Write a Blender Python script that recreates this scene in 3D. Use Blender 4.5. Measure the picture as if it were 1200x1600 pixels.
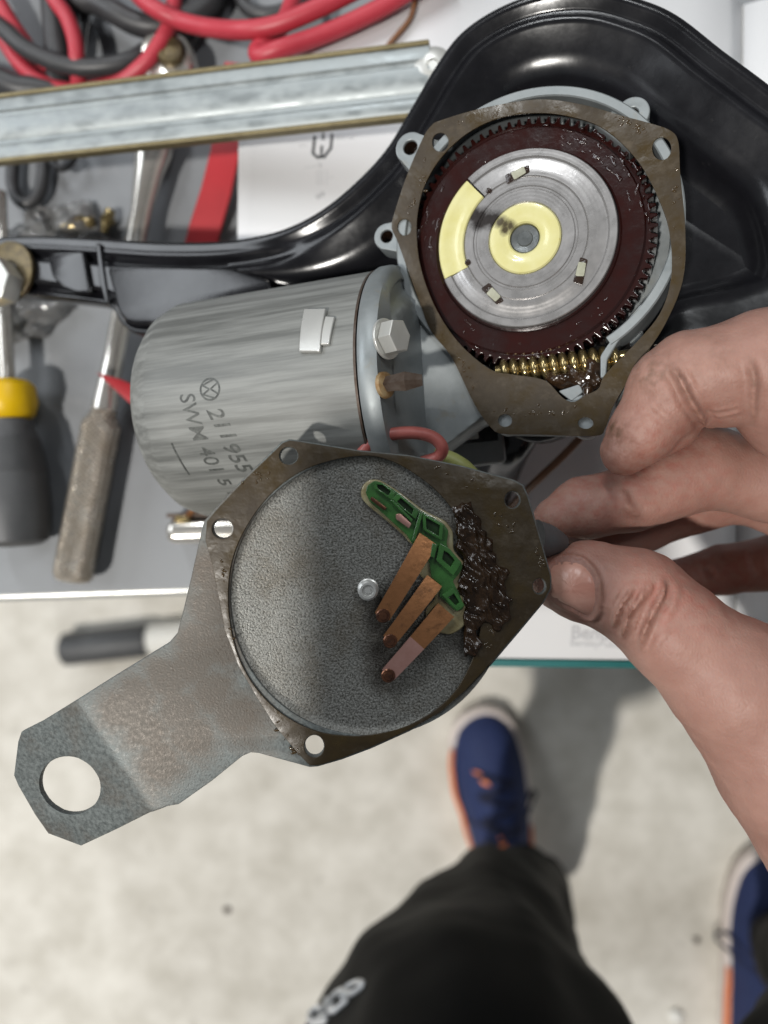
import bpy, bmesh, math, random
import numpy as np
from mathutils import Vector, Matrix, noise

random.seed(7); np.random.seed(7)
scene = bpy.context.scene
for o in list(bpy.data.objects): bpy.data.objects.remove(o)
COL = scene.collection

# ------------------------------------------------------------------ camera
F = 1155.0            # focal length in photo pixels (1200 x 1600)
H = 1050.0            # camera height above the floor, mm
cam_d = bpy.data.cameras.new('Camera'); cam = bpy.data.objects.new('Camera', cam_d)
COL.objects.link(cam); scene.camera = cam
cam.location = (0, 0, H*0.001)
cam_d.sensor_width = 36; cam_d.lens = F/1600*36
cam_d.clip_start = 0.01; cam_d.clip_end = 50
cam_d.dof.use_dof = True; cam_d.dof.focus_distance = 0.195; cam_d.dof.aperture_fstop = 7.5

# ------------------------------------------------------------------ world, lamps, exposure
world = bpy.data.worlds.new('World'); scene.world = world; world.use_nodes = True
bg = world.node_tree.nodes['Background']
bg.inputs[0].default_value = (0.92, 0.96, 1.0, 1); bg.inputs[1].default_value = 0.11

def area(name, loc, size, power, col=(1, 1, 1), target=(0, 0.05, 0.75), size_y=None):
    l = bpy.data.lights.new(name, 'AREA'); l.energy = power; l.color = col
    l.shape = 'RECTANGLE' if size_y else 'DISK'; l.size = size
    if size_y: l.size_y = size_y
    o = bpy.data.objects.new(name, l); COL.objects.link(o); o.location = loc
    o.rotation_euler = (Vector(target)-Vector(loc)).to_track_quat('-Z', 'Y').to_euler()
    return o
area('ceiling_lamp', (-1.58, -1.52, 4.4), 0.20, 165, (1, 0.965, 0.91))
area('ceiling_tube_lamp', (1.3, 1.5, 4.2), 0.16, 24, (0.95, 0.98, 1), size_y=1.2)
area('ceiling_tube_lamp', (-1.2, 3.2, 3.9), 0.25, 55, (0.95, 0.98, 1), size_y=1.4)
area('doorway_light', (-3.0, 1.15, 2.75), 1.9, 58, (0.90, 0.95, 1), size_y=1.5)

scene.render.engine = 'CYCLES'
scene.cycles.use_denoising = True
scene.cycles.max_bounces = 8; scene.cycles.transparent_max_bounces = 12
scene.cycles.caustics_reflective = False; scene.cycles.caustics_refractive = False
scene.cycles.sample_clamp_indirect = 4
scene.view_settings.view_transform = 'Standard'; scene.view_settings.look = 'None'
scene.view_settings.exposure = 0.0; scene.view_settings.gamma = 1.0

# ------------------------------------------------------------------ helpers
def W(px, py, d):
    return Vector(((px-600)/F*d, -(py-800)/F*d, H-d))
def ray(px, py):
    return Vector(((px-600)/F, -(py-800)/F, -1.0))
CAMP = Vector((0, 0, H))

class Plane:
    """a flat frame: origin, ex, ey, ez (mm)"""
    def __init__(s, o, ex, ey):
        s.o = Vector(o); s.ex = Vector(ex).normalized()
        s.ez = s.ex.cross(Vector(ey)).normalized(); s.ey = s.ez.cross(s.ex)
    def p(s, a, b, c=0.0): return s.o+s.ex*a+s.ey*b+s.ez*c
    def px(s, x, y, h=0.0):
        """photo pixel -> plane coordinates, on the plane raised by h"""
        r = ray(x, y); o = s.o+s.ez*h
        t = (o-CAMP).dot(s.ez)/r.dot(s.ez)
        q = CAMP+r*t-s.o
        return (q.dot(s.ex), q.dot(s.ey))
    def pxs(s, pts, h=0.0): return [s.px(x, y, h) for x, y in pts]
    def mat(s):
        m = Matrix((s.ex, s.ey, s.ez)).transposed().to_4x4(); m.translation = s.o*0.001
        return m

MW = {}
def tag(o, label, cat, group=None, kind=None):
    if label: o['label'] = label
    if cat: o['category'] = cat
    if group: o['group'] = group
    if kind: o['kind'] = kind
    return o
def thing(name, label, cat, base, group=None, frame=None):
    o = bpy.data.objects.new(name, None); COL.objects.link(o); o.empty_display_size = 0.01
    m = frame.mat() if frame else Matrix.Translation(Vector(base)*0.001)
    o.matrix_world = m; MW[o.name] = m.copy()
    return tag(o, label, cat, group)
def link_mesh(name, me, mat, parent, smooth=35):
    o = bpy.data.objects.new(name, me); COL.objects.link(o)
    if mat:
        me.materials.clear(); me.materials.append(mat)
    if smooth is not None:
        me.polygons.foreach_set('use_smooth', [True]*len(me.polygons))
        me.set_sharp_from_angle(angle=math.radians(smooth))
    if parent is not None:
        o.parent = parent; MW[o.name] = MW[parent.name]
    else:
        MW[o.name] = Matrix.Identity(4)
    return o
def build(name, verts, faces, mat, parent=None, smooth=35, base=None):
    """verts in world mm -> one mesh object under parent (or top-level with its origin at base)"""
    if parent is not None: m = MW[parent.name]
    elif base is not None: m = Matrix.Translation(Vector(base)*0.001)
    else: m = Matrix.Identity(4)
    inv = m.inverted()
    me = bpy.data.meshes.new(name)
    me.from_pydata([inv @ (Vector(v)*0.001) for v in verts], [], faces)
    bm = bmesh.new(); bm.from_mesh(me)
    bmesh.ops.recalc_face_normals(bm, faces=bm.faces); bm.to_mesh(me); bm.free()
    o = link_mesh(name, me, mat, parent, smooth)
    if parent is None: o.matrix_world = m; MW[o.name] = m
    return o

def catmull(pts, n=8, closed=False):
    P = [Vector(p) for p in pts]; N = len(P); out = []
    rng = range(N) if closed else range(N-1)
    for i in rng:
        if closed: a, b, c, d = P[(i-1) % N], P[i], P[(i+1) % N], P[(i+2) % N]
        else: a, b, c, d = P[max(i-1, 0)], P[i], P[i+1], P[min(i+2, N-1)]
        for k in range(n):
            t = k/n
            out.append(0.5*((2*b)+(c-a)*t+(2*a-5*b+4*c-d)*t*t+(3*b-a-3*c+d)*t**3))
    if not closed: out.append(P[-1])
    return out
def round_poly(pts, r, n=5):
    """polygon (2D) with corners rounded by radius about r (scalar or list)"""
    out = []; N = len(pts)
    for i in range(N):
        p0, p, p1 = Vector(pts[i-1]).to_2d(), Vector(pts[i]).to_2d(), Vector(pts[(i+1) % N]).to_2d()
        rr = r[i] if isinstance(r, (list, tuple)) else r
        a = (p0-p); b = (p1-p); la, lb = a.length, b.length
        k = min(rr, la*0.45, lb*0.45)
        if k < 1e-4: out.append(p); continue
        A = p+a/la*k; B = p+b/lb*k
        for j in range(n+1):
            t = j/n; out.append((1-t)**2*A+2*t*(1-t)*p+t*t*B)
    return [(q[0], q[1]) for q in out]
def circle(cx, cy, r, n=28, ry=None, rot=0):
    ry = ry or r; o = []
    for i in range(n):
        a = 2*math.pi*i/n; x, y = r*math.cos(a), ry*math.sin(a)
        o.append((cx+x*math.cos(rot)-y*math.sin(rot), cy+x*math.sin(rot)+y*math.cos(rot)))
    return o

def tube_geo(path, rad, seg=10, caps=True):
    P = [Vector(p) for p in path]; N = len(P); V = []; Fc = []
    R = rad if isinstance(rad, (list, tuple)) else [rad]*N
    up = Vector((0.13, 0.21, 0.97)); prev = None
    for i in range(N):
        t = (P[min(i+1, N-1)]-P[max(i-1, 0)]).normalized()
        if prev is None:
            s = t.cross(up)
            if s.length < 1e-3: s = t.cross(Vector((1, 0, 0)))
            s.normalize()
        else:
            s = prev-t*prev.dot(t); s.normalize()
        prev = s; b = t.cross(s)
        for k in range(seg):
            a = 2*math.pi*k/seg
            V.append(P[i]+(s*math.cos(a)+b*math.sin(a))*R[i])
    for i in range(N-1):
        for k in range(seg):
            Fc.append((i*seg+k, i*seg+(k+1) % seg, (i+1)*seg+(k+1) % seg, (i+1)*seg+k))
    if caps:
        Fc.append(tuple(range(seg))); Fc.append(tuple((N-1)*seg+k for k in range(seg)))
    return V, Fc
def tube(name, path, rad, mat, parent=None, seg=10, base=None, smooth=50):
    V, Fc = tube_geo(path, rad, seg)
    return build(name, V, Fc, mat, parent, smooth, base)
def lathe_geo(o, ax, prof, n=48, a0=0.0, a1=None, ref=None):
    """prof: list of (t along axis, r). Closed turn unless a1 given."""
    o = Vector(o); ax = Vector(ax).normalized()
    ref = Vector(ref) if ref is not None else Vector((0.1, 0.9, 0.3))
    s = (ref-ax*ref.dot(ax)).normalized(); b = ax.cross(s)
    full = a1 is None; m = n if full else n+1; V = []; Fc = []
    for i in range(m):
        a = a0+(2*math.pi if full else a1-a0)*i/n
        d = s*math.cos(a)+b*math.sin(a)
        for t, r in prof: V.append(o+ax*t+d*max(r, 1e-3))
    K = len(prof)
    for i in range(n):
        j = (i+1) % m
        for k in range(K-1): Fc.append((i*K+k, j*K+k, j*K+k+1, i*K+k+1))
    return V, Fc
def lathe(name, o, ax, prof, mat, parent=None, n=48, smooth=35, ref=None, base=None, a0=0.0, a1=None):
    V, Fc = lathe_geo(o, ax, prof, n, a0, a1, ref)
    return build(name, V, Fc, mat, parent, smooth, base)
def sector(name, pl, r0, r1, a0, a1, z0, z1, mat, parent, n=40, bev=0.2, steps=None):
    """ring segment of rectangular section (with a small chamfer) in plane pl"""
    pr = [(r0, z0), (r0, z1-bev), (r0+bev, z1)]
    for (rr, zz) in (steps or []): pr.append((rr, zz))
    pr += [(r1-bev, z1), (r1, z1-bev), (r1, z0)]
    full = abs(a1-a0) > 2*math.pi-1e-3; m = n if full else n+1
    V = []; Fc = []; K = len(pr)
    for i in range(m):
        a = a0+(a1-a0)*i/n
        for r, z in pr: V.append(pl.p(r*math.cos(a), r*math.sin(a), z))
    for i in range(n):
        j = (i+1) % m
        for k in range(K): Fc.append((i*K+k, j*K+k, j*K+(k+1) % K, i*K+(k+1) % K))
    if not full: Fc += [tuple(range(K)), tuple(n*K+k for k in range(K))]
    return build(name, V, Fc, mat, parent, 30)

def plate_mesh(pl, outer, holes, z0, z1, bev=0.25, res=2):
    cu = bpy.data.curves.new('c', 'CURVE'); cu.dimensions = '2D'; cu.fill_mode = 'BOTH'
    for poly in [outer]+list(holes):
        sp = cu.splines.new('POLY'); sp.points.add(len(poly)-1); sp.use_cyclic_u = True
        for q, (x, y) in zip(sp.points, [(p[0], p[1]) for p in poly]): q.co = (x, y, 0, 1)
    cu.extrude = max((z1-z0)/2-bev, 0.001); cu.bevel_depth = bev; cu.bevel_resolution = res; cu.offset = -bev
    ob = bpy.data.objects.new('c', cu); COL.objects.link(ob)
    bpy.context.view_layer.update()
    me = bpy.data.meshes.new_from_object(ob.evaluated_get(bpy.context.evaluated_depsgraph_get()))
    bpy.data.objects.remove(ob); bpy.data.curves.remove(cu)
    zc = (z0+z1)/2
    V = [pl.p(v.co.x, v.co.y, v.co.z+zc) for v in me.vertices]
    Fc = [tuple(p.vertices) for p in me.polygons]
    bpy.data.meshes.remove(me)
    return V, Fc
def plate(name, pl, outer, holes, z0, z1, mat, parent=None, bev=0.25, base=None, smooth=30):
    V, Fc = plate_mesh(pl, outer, holes, z0, z1, bev)
    o = build(name, V, Fc, mat, parent, smooth, base)
    bm = bmesh.new(); bm.from_mesh(o.data)
    bmesh.ops.remove_doubles(bm, verts=bm.verts, dist=1e-6)
    bm.to_mesh(o.data); bm.free()
    o.data.polygons.foreach_set('use_smooth', [True]*len(o.data.polygons))
    o.data.set_sharp_from_angle(angle=math.radians(smooth))
    return o
def box(name, pl, x0, x1, y0, y1, z0, z1, mat, parent=None, bev=0.4, base=None):
    return plate(name, pl, round_poly([(x0, y0), (x1, y0), (x1, y1), (x0, y1)], bev*1.5, 3), [], z0, z1, mat, parent, min(bev, (z1-z0)*0.4), base)

def text_geo(body, size, bold=0.0, extrude=0.0):
    cu = bpy.data.curves.new('t', 'FONT'); cu.body = body; cu.size = size; cu.offset = bold; cu.extrude = extrude
    cu.resolution_u = 3
    ob = bpy.data.objects.new('t', cu); COL.objects.link(ob); bpy.context.view_layer.update()
    me = bpy.data.meshes.new_from_object(ob.evaluated_get(bpy.context.evaluated_depsgraph_get()))
    V = [(v.co.x, v.co.y) for v in me.vertices]; Fc = [tuple(p.vertices) for p in me.polygons]
    bpy.data.objects.remove(ob); bpy.data.curves.remove(cu); bpy.data.meshes.remove(me)
    return V, Fc

# signed-distance modelling + naive surface nets -------------------------------
class Field:
    def __init__(s, lo, hi, res):
        s.lo = np.array(lo, np.float32); s.res = res
        n = np.ceil((np.array(hi)-np.array(lo))/res).astype(int)+1
        s.n = n
        ax = [s.lo[i]+np.arange(n[i], dtype=np.float32)*res for i in range(3)]
        s.X, s.Y, s.Z = ax
        s.D = np.full(n, 1e3, np.float32)
    def capsule(s, a, b, ra, rb, k=2.0, sub=False):
        a = np.array(a, np.float32); b = np.array(b, np.float32)
        m = max(ra, rb)+k*2+3
        lo = np.minimum(a, b)-m; hi = np.maximum(a, b)+m
        i0 = np.clip(((lo-s.lo)/s.res).astype(int), 0, s.n); i1 = np.clip(((hi-s.lo)/s.res).astype(int)+2, 0, s.n)
        if (i1 <= i0).any(): return
        sl = tuple(slice(i0[i], i1[i]) for i in range(3))
        x = s.X[sl[0]][:, None, None]; y = s.Y[sl[1]][None, :, None]; z = s.Z[sl[2]][None, None, :]
        ab = b-a; L = float(ab@ab)+1e-9
        t = np.clip(((x-a[0])*ab[0]+(y-a[1])*ab[1]+(z-a[2])*ab[2])/L, 0, 1)
        d = np.sqrt((x-a[0]-t*ab[0])**2+(y-a[1]-t*ab[1])**2+(z-a[2]-t*ab[2])**2)-(ra+(rb-ra)*t)
        D = s.D[sl]
        if sub:
            h = np.clip(0.5-0.5*(D+d)/k, 0, 1); s.D[sl] = D*(1-h)-d*h+k*h*(1-h)
        else:
            h = np.clip(0.5+0.5*(D-d)/k, 0, 1); s.D[sl] = D*(1-h)+d*h-k*h*(1-h)
    def sample(s, p):
        q = (np.array(p, np.float32)-s.lo)/s.res
        i = np.floor(q).astype(int); i = np.clip(i, 0, s.n-2); f = q-i
        D = s.D; v = 0.0
        for dx in (0, 1):
            for dy in (0, 1):
                for dz in (0, 1):
                    w = (f[0] if dx else 1-f[0])*(f[1] if dy else 1-f[1])*(f[2] if dz else 1-f[2])
                    v += w*D[i[0]+dx, i[1]+dy, i[2]+dz]
        return float(v)
    def trace(s, px, py, d0, d1):
        """depth at which the camera ray through a pixel meets the surface"""
        d = d0
        while d < d1:
            if s.sample(W(px, py, d)) < 0: return d
            d += 0.15
        return None
    def grad(s, p):
        e = 0.6; p = Vector(p)
        g = Vector([s.sample(p+Vector(u)*e)-s.sample(p-Vector(u)*e) for u in ((1, 0, 0), (0, 1, 0), (0, 0, 1))])
        return g.normalized()
    def mesh(s):
        D = s.D; ins = D < 0; n = s.n
        nx, ny, nz = n
        acc = np.zeros((nx-1, ny-1, nz-1, 3), np.float32); cnt = np.zeros((nx-1, ny-1, nz-1), np.float32)
        for axis in range(3):
            o1, o2 = [i for i in range(3) if i != axis]
            for a in (0, 1):
                for b in (0, 1):
                    st = [0, 0, 0]; st[o1] = a; st[o2] = b
                    sl0 = tuple(slice(st[i], st[i]+n[i]-1) for i in range(3))
                    st2 = list(st); st2[axis] = 1
                    sl1 = tuple(slice(st2[i], st2[i]+n[i]-1) for i in range(3))
                    d0 = D[sl0]; d1 = D[sl1]
                    c = (d0 < 0) != (d1 < 0)
                    t = np.where(c, d0/np.where(c, d0-d1, 1), 0)
                    for i in range(3):
                        acc[..., i] += c*(t if i == axis else st[i])
                    cnt += c
        act = cnt > 0
        idx = np.full(act.shape, -1, np.int64); I = np.argwhere(act); idx[act] = np.arange(len(I))
        V = (I+acc[act]/cnt[act][:, None])*s.res+s.lo
        faces = []
        for axis in range(3):
            o1, o2 = [(1, 2), (2, 0), (0, 1)][axis]
            sl0 = [slice(None)]*3; sl1 = [slice(None)]*3
            sl0[axis] = slice(0, n[axis]-1); sl1[axis] = slice(1, n[axis])
            c = ins[tuple(sl0)] != ins[tuple(sl1)]
            E = np.argwhere(c)
            E = E[(E[:, o1] > 0) & (E[:, o2] > 0) & (E[:, o1] < n[o1]-1) & (E[:, o2] < n[o2]-1)]
            if len(E) == 0: continue
            flip = ins[E[:, 0], E[:, 1], E[:, 2]]
            q = []
            for (a, b) in ((0, 0), (1, 0), (1, 1), (0, 1)):
                e = E.copy(); e[:, o1] -= a; e[:, o2] -= b
                q.append(idx[e[:, 0], e[:, 1], e[:, 2]])
            q = np.stack(q, 1); q[flip] = q[flip][:, ::-1]
            faces.append(q)
        return V, np.concatenate(faces)
def field_object(name, V, Q, mat, parent, attrs=None):
    m = MW[parent.name].inverted(); M = np.array(m)
    P = (V*0.001)@M[:3, :3].T+M[:3, 3]
    me = bpy.data.meshes.new(name); me.from_pydata(P.tolist(), [], Q.tolist())
    if attrs:
        for k, a in attrs.items():
            at = me.attributes.new(k, 'FLOAT', 'POINT'); at.data.foreach_set('value', a.astype(np.float32))
    return link_mesh(name, me, mat, parent, 80)

# ------------------------------------------------------------------ materials
def mat(name, col, rough=0.5, metal=0.0, col2=None, nscale=60, namt=0.5, bump=0.0, bscale=400, bdist=0.0003,
        rvar=0.0, stretch=None, coat=0.0, spec=0.5, detail=6, col3=None, n3scale=15, n3lo=0.55, n3hi=0.7, n3amt=1.0, **kw):
    m = bpy.data.materials.new(name); m.use_nodes = True; nt = m.node_tree; N = nt.nodes; Lk = nt.links
    b = N['Principled BSDF']
    b.inputs['Base Color'].default_value = (*col, 1); b.inputs['Roughness'].default_value = rough
    b.inputs['Metallic'].default_value = metal; b.inputs['Coat Weight'].default_value = coat
    b.inputs['Coat Roughness'].default_value = 0.08
    b.inputs['Specular IOR Level'].default_value = spec
    for k, v in kw.items():
        b.inputs[k].default_value = v
    tc = N.new('ShaderNodeTexCoord'); mp = N.new('ShaderNodeMapping'); Lk.new(tc.outputs['Object'], mp.inputs[0])
    if stretch: mp.inputs['Scale'].default_value = stretch
    cur = None
    if col2 is not None:
        nz = N.new('ShaderNodeTexNoise'); nz.inputs['Scale'].default_value = nscale; nz.inputs['Detail'].default_value = detail
        nz.inputs['Roughness'].default_value = 0.65
        Lk.new(mp.outputs[0], nz.inputs['Vector'])
        rp = N.new('ShaderNodeMapRange'); rp.inputs[1].default_value = 0.5-0.25/max(namt, .01)*0.5; rp.inputs[2].default_value = 0.5+0.25/max(namt, .01)*0.5
        Lk.new(nz.outputs[0], rp.inputs[0])
        mx = N.new('ShaderNodeMix'); mx.data_type = 'RGBA'
        mx.inputs[6].default_value = (*col, 1); mx.inputs[7].default_value = (*col2, 1)
        Lk.new(rp.outputs[0], mx.inputs[0]); cur = mx.outputs[2]
        if rvar:
            rr = N.new('ShaderNodeMapRange'); rr.inputs[3].default_value = max(rough-rvar, 0.02); rr.inputs[4].default_value = min(rough+rvar, 1)
            Lk.new(rp.outputs[0], rr.inputs[0]); Lk.new(rr.outputs[0], b.inputs['Roughness'])
    if col3 is not None:
        n3 = N.new('ShaderNodeTexNoise'); n3.inputs['Scale'].default_value = n3scale; n3.inputs['Detail'].default_value = 8
        n3.inputs['Roughness'].default_value = 0.7
        Lk.new(tc.outputs['Object'], n3.inputs['Vector'])
        r3 = N.new('ShaderNodeMapRange'); r3.inputs[1].default_value = n3lo; r3.inputs[2].default_value = n3hi; r3.inputs[4].default_value = n3amt
        Lk.new(n3.outputs[0], r3.inputs[0])
        m3 = N.new('ShaderNodeMix'); m3.data_type = 'RGBA'
        if cur: Lk.new(cur, m3.inputs[6])
        else: m3.inputs[6].default_value = (*col, 1)
        m3.inputs[7].default_value = (*col3, 1); Lk.new(r3.outputs[0], m3.inputs[0]); cur = m3.outputs[2]
    if cur: Lk.new(cur, b.inputs['Base Color'])
    if bump:
        bn = N.new('ShaderNodeTexNoise'); bn.inputs['Scale'].default_value = bscale; bn.inputs['Detail'].default_value = 5
        Lk.new(mp.outputs[0], bn.inputs['Vector'])
        bp = N.new('ShaderNodeBump'); bp.inputs['Strength'].default_value = bump; bp.inputs['Distance'].default_value = bdist
        Lk.new(bn.outputs[0], bp.inputs['Height']); Lk.new(bp.outputs[0], b.inputs['Normal'])
    return m

def add_stain_and_tone(m, pts, r0, r1, colr, amt=0.85):
    N = m.node_tree.nodes; Lk = m.node_tree.links; b = N['Principled BSDF']
    src = b.inputs['Base Color'].links[0].from_socket
    tc = N.new('ShaderNodeTexCoord'); nz = N.new('ShaderNodeTexNoise'); nz.inputs['Scale'].default_value = 190; nz.inputs['Detail'].default_value = 10; nz.inputs['Roughness'].default_value = 0.78
    Lk.new(tc.outputs['Object'], nz.inputs['Vector']); cur = None
    for p in pts:
        vm = N.new('ShaderNodeVectorMath'); vm.operation = 'DISTANCE'; Lk.new(tc.outputs['Object'], vm.inputs[0]); vm.inputs[1].default_value = p
        if cur is None: cur = vm.outputs['Value']
        else:
            mi = N.new('ShaderNodeMath'); mi.operation = 'MINIMUM'; Lk.new(cur, mi.inputs[0]); Lk.new(vm.outputs['Value'], mi.inputs[1]); cur = mi.outputs[0]
    ad = N.new('ShaderNodeMath'); ad.operation = 'MULTIPLY_ADD'; Lk.new(nz.outputs[0], ad.inputs[0]); ad.inputs[1].default_value = (r1-r0)*2.2; Lk.new(cur, ad.inputs[2])
    mr = N.new('ShaderNodeMapRange'); mr.inputs[1].default_value = r0+(r1-r0)*1.1; mr.inputs[2].default_value = r1+(r1-r0)*1.1; mr.inputs[3].default_value = amt; mr.inputs[4].default_value = 0
    Lk.new(ad.outputs[0], mr.inputs[0])
    mx = N.new('ShaderNodeMix'); mx.data_type = 'RGBA'; Lk.new(mr.outputs[0], mx.inputs[0]); Lk.new(src, mx.inputs[6]); mx.inputs[7].default_value = (*colr, 1)
    Lk.new(mx.outputs[2], b.inputs['Base Color'])
M = {}
M['concrete'] = mat('concrete', (0.55, 0.52, 0.455), 0.75, 0, (0.73, 0.70, 0.635), 17, 0.85, 0.3, 120, 0.001, detail=12,
                    col3=(0.30, 0.275, 0.235), n3scale=20, n3lo=0.60, n3hi=0.72, n3amt=0.55)
M['bench'] = mat('bench_steel', (0.165, 0.173, 0.185), 0.5, 0.1, (0.23, 0.24, 0.25), 12, 0.6, 0.06, 900, 0.0002, rvar=0.12,
                 col3=(0.30, 0.30, 0.305), n3scale=28, n3lo=0.6, n3hi=0.75, n3amt=0.5)
M['paper'] = mat('paper', (0.80, 0.80, 0.80), 0.45, 0, (0.77, 0.77, 0.78), 30, 0.4, 0.04, 1500, 0.0001)
M['page_edge'] = mat('page_edges', (0.70, 0.69, 0.66), 0.8, 0, (0.5, 0.49, 0.47), 40, 0.8, 0.3, 300, 0.0004, stretch=(1, 1, 60))
M['teal'] = mat('teal_cover', (0.006, 0.105, 0.105), 0.45, 0, (0.008, 0.125, 0.12), 100, 0.5)
M['ink'] = mat('ink', (0.045, 0.045, 0.05), 0.6)
M['ink_grey'] = mat('grey_ink', (0.50, 0.50, 0.51), 0.6)
M['ink_faint'] = mat('faint_ink', (0.55, 0.55, 0.56), 0.6)
M['enamel'] = mat('black_enamel', (0.005, 0.005, 0.006), 0.2, 0, (0.009, 0.009, 0.011), 45, 0.6, 0.06, 500, 0.0003, rvar=0.07, spec=0.42,
                  col3=(0.06, 0.058, 0.055), n3scale=260, n3lo=0.64, n3hi=0.74, n3amt=0.5)
M['can'] = mat('motor_can_zinc', (0.125, 0.128, 0.121), 0.56, 0.2, (0.245, 0.25, 0.238), 300, 1.0, 0.03, 900, 0.0002, rvar=0.08,
               stretch=(0.055, 1, 1), col3=(0.42, 0.43, 0.42), n3scale=900, n3lo=0.74, n3hi=0.8, n3amt=0.5)
M['can_text'] = mat('stamped_ink', (0.045, 0.047, 0.044), 0.5, 0.2, (0.11, 0.115, 0.107), 700, 0.95)
M['zinc'] = mat('die_cast_zinc', (0.19, 0.21, 0.215), 0.46, 0.4, (0.27, 0.29, 0.295), 90, 0.6, 0.12, 1400, 0.00015, rvar=0.1,
                col3=(0.24, 0.22, 0.17), n3scale=120, n3lo=0.58, n3hi=0.72, n3amt=0.7)
M['bright'] = mat('bright_steel', (0.62, 0.62, 0.60), 0.34, 0.55, (0.48, 0.48, 0.45), 60, 0.6, 0.05, 1500, 0.0001, rvar=0.1)
M['chrome'] = mat('chrome', (0.66, 0.65, 0.62), 0.2, 0.75, (0.52, 0.49, 0.44), 50, 0.5, rvar=0.06)
M['rust'] = mat('rusty_steel', (0.10, 0.078, 0.065), 0.5, 0.5, (0.055, 0.034, 0.022), 300, 0.8, 0.3, 1500, 0.0003)
M['rustring'] = mat('rust_stain', (0.30, 0.22, 0.12), 0.5, 0.3, (0.20, 0.11, 0.04), 400, 0.9)
M['gear'] = mat('maroon_gear', (0.024, 0.005, 0.004), 0.2, 0, (0.012, 0.0025, 0.002), 90, 0.7, 0.25, 330, 0.0005, rvar=0.08, coat=0.5, spec=0.5)
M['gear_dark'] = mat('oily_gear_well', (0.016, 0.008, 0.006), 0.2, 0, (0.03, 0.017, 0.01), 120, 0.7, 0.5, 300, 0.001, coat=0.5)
M['disc'] = mat('contact_disc_steel', (0.40, 0.39, 0.385), 0.30, 0.7, (0.32, 0.31, 0.305), 140, 0.6, 0.2, 260, 0.0003, rvar=0.1, coat=0.4)
def turned(m, scale=330, st=0.25):
    N = m.node_tree.nodes; Lk = m.node_tree.links; b = N['Principled BSDF']
    tc = N.new('ShaderNodeTexCoord'); w = N.new('ShaderNodeTexWave'); w.wave_type = 'RINGS'; w.rings_direction = 'Z'
    w.inputs['Scale'].default_value = scale; w.inputs['Distortion'].default_value = 0.6; w.inputs['Detail'].default_value = 3; w.inputs['Detail Scale'].default_value = 2
    sb_ = N.new('ShaderNodeVectorMath'); sb_.operation = 'ADD'; sb_.inputs[1].default_value = (0.0011, -0.0003, 0); Lk.new(tc.outputs['Object'], sb_.inputs[0]); Lk.new(sb_.outputs[0], w.inputs['Vector'])
    bp = N.new('ShaderNodeBump'); bp.inputs['Strength'].default_value = st; bp.inputs['Distance'].default_value = 0.0001
    Lk.new(w.outputs['Fac'], bp.inputs['Height'])
    if b.inputs['Normal'].links: Lk.new(b.inputs['Normal'].links[0].from_socket, bp.inputs['Normal'])
    Lk.new(bp.outputs[0], b.inputs['Normal'])
turned(M['disc'], 300, 0.07)
M['yellow'] = mat('yellow_nylon', (0.54, 0.50, 0.20), 0.3, 0, (0.60, 0.57, 0.30), 120, 0.6, 0.12, 500, 0.0004, coat=0.4,
                  col3=(0.42, 0.34, 0.06), n3scale=160, n3lo=0.62, n3hi=0.72, n3amt=0.6)
M['white_nylon'] = mat('white_nylon', (0.36, 0.36, 0.28), 0.4, 0, (0.26, 0.26, 0.19), 400, 0.7)
M['soot'] = mat('burnt_grease', (0.018, 0.013, 0.011), 0.55, 0, (0.03, 0.02, 0.016), 700, 0.8, 0.5, 900, 0.0004, spec=0.3)
M['shaft'] = mat('oily_shaft', (0.17, 0.18, 0.18), 0.3, 0.6, (0.11, 0.12, 0.12), 400, 0.7, 0.2, 700, 0.0003)
M['brass'] = mat('brass_worm', (0.42, 0.33, 0.15), 0.22, 0.9, (0.22, 0.16, 0.07), 250, 0.7, rvar=0.08, coat=0.5)
M['grease'] = mat('brown_grease', (0.012, 0.006, 0.003), 0.2, 0, (0.034, 0.017, 0.007), 300, 0.8, 0.3, 260, 0.0005, rvar=0.12, spec=0.5)
M['gasket'] = mat('oily_gasket', (0.050, 0.034, 0.014), 0.4, 0, (0.026, 0.016, 0.006), 85, 0.9, 0.6, 190, 0.0006, rvar=0.18, spec=0.4,
                  col3=(0.075, 0.056, 0.033), n3scale=170, n3lo=0.54, n3hi=0.7, n3amt=0.85)
M['gasket_edge'] = M['gasket']
M['dish'] = mat('cast_dish', (0.072, 0.071, 0.062), 0.42, 0.4, (0.235, 0.235, 0.22), 1900, 0.95, 0.7, 1900, 0.0003, rvar=0.16, detail=3,
                col3=(0.075, 0.060, 0.040), n3scale=45, n3lo=0.46, n3hi=0.7, n3amt=0.75)
M['plate'] = mat('cast_cover_zinc', (0.078, 0.088, 0.087), 0.5, 0.3, (0.155, 0.172, 0.168), 900, 0.8, 0.4, 2000, 0.0002, rvar=0.1,
                 col3=(0.092, 0.064, 0.043), n3scale=24, n3lo=0.48, n3hi=0.66, n3amt=0.7)
M['green'] = mat('green_plastic', (0.045, 0.15, 0.035), 0.28, 0, (0.02, 0.075, 0.015), 220, 0.7, 0.2, 600, 0.0003, rvar=0.1, coat=0.5)
M['green_dark'] = mat('green_plastic_dark', (0.014, 0.045, 0.012), 0.3, 0, (0.01, 0.02, 0.008), 300, 0.8)  # darker green for the cell floors
M['resin'] = mat('cream_resin', (0.36, 0.33, 0.20), 0.35, 0, (0.20, 0.15, 0.06), 180, 0.8, 0.15, 500, 0.0003, coat=0.4)
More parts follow.
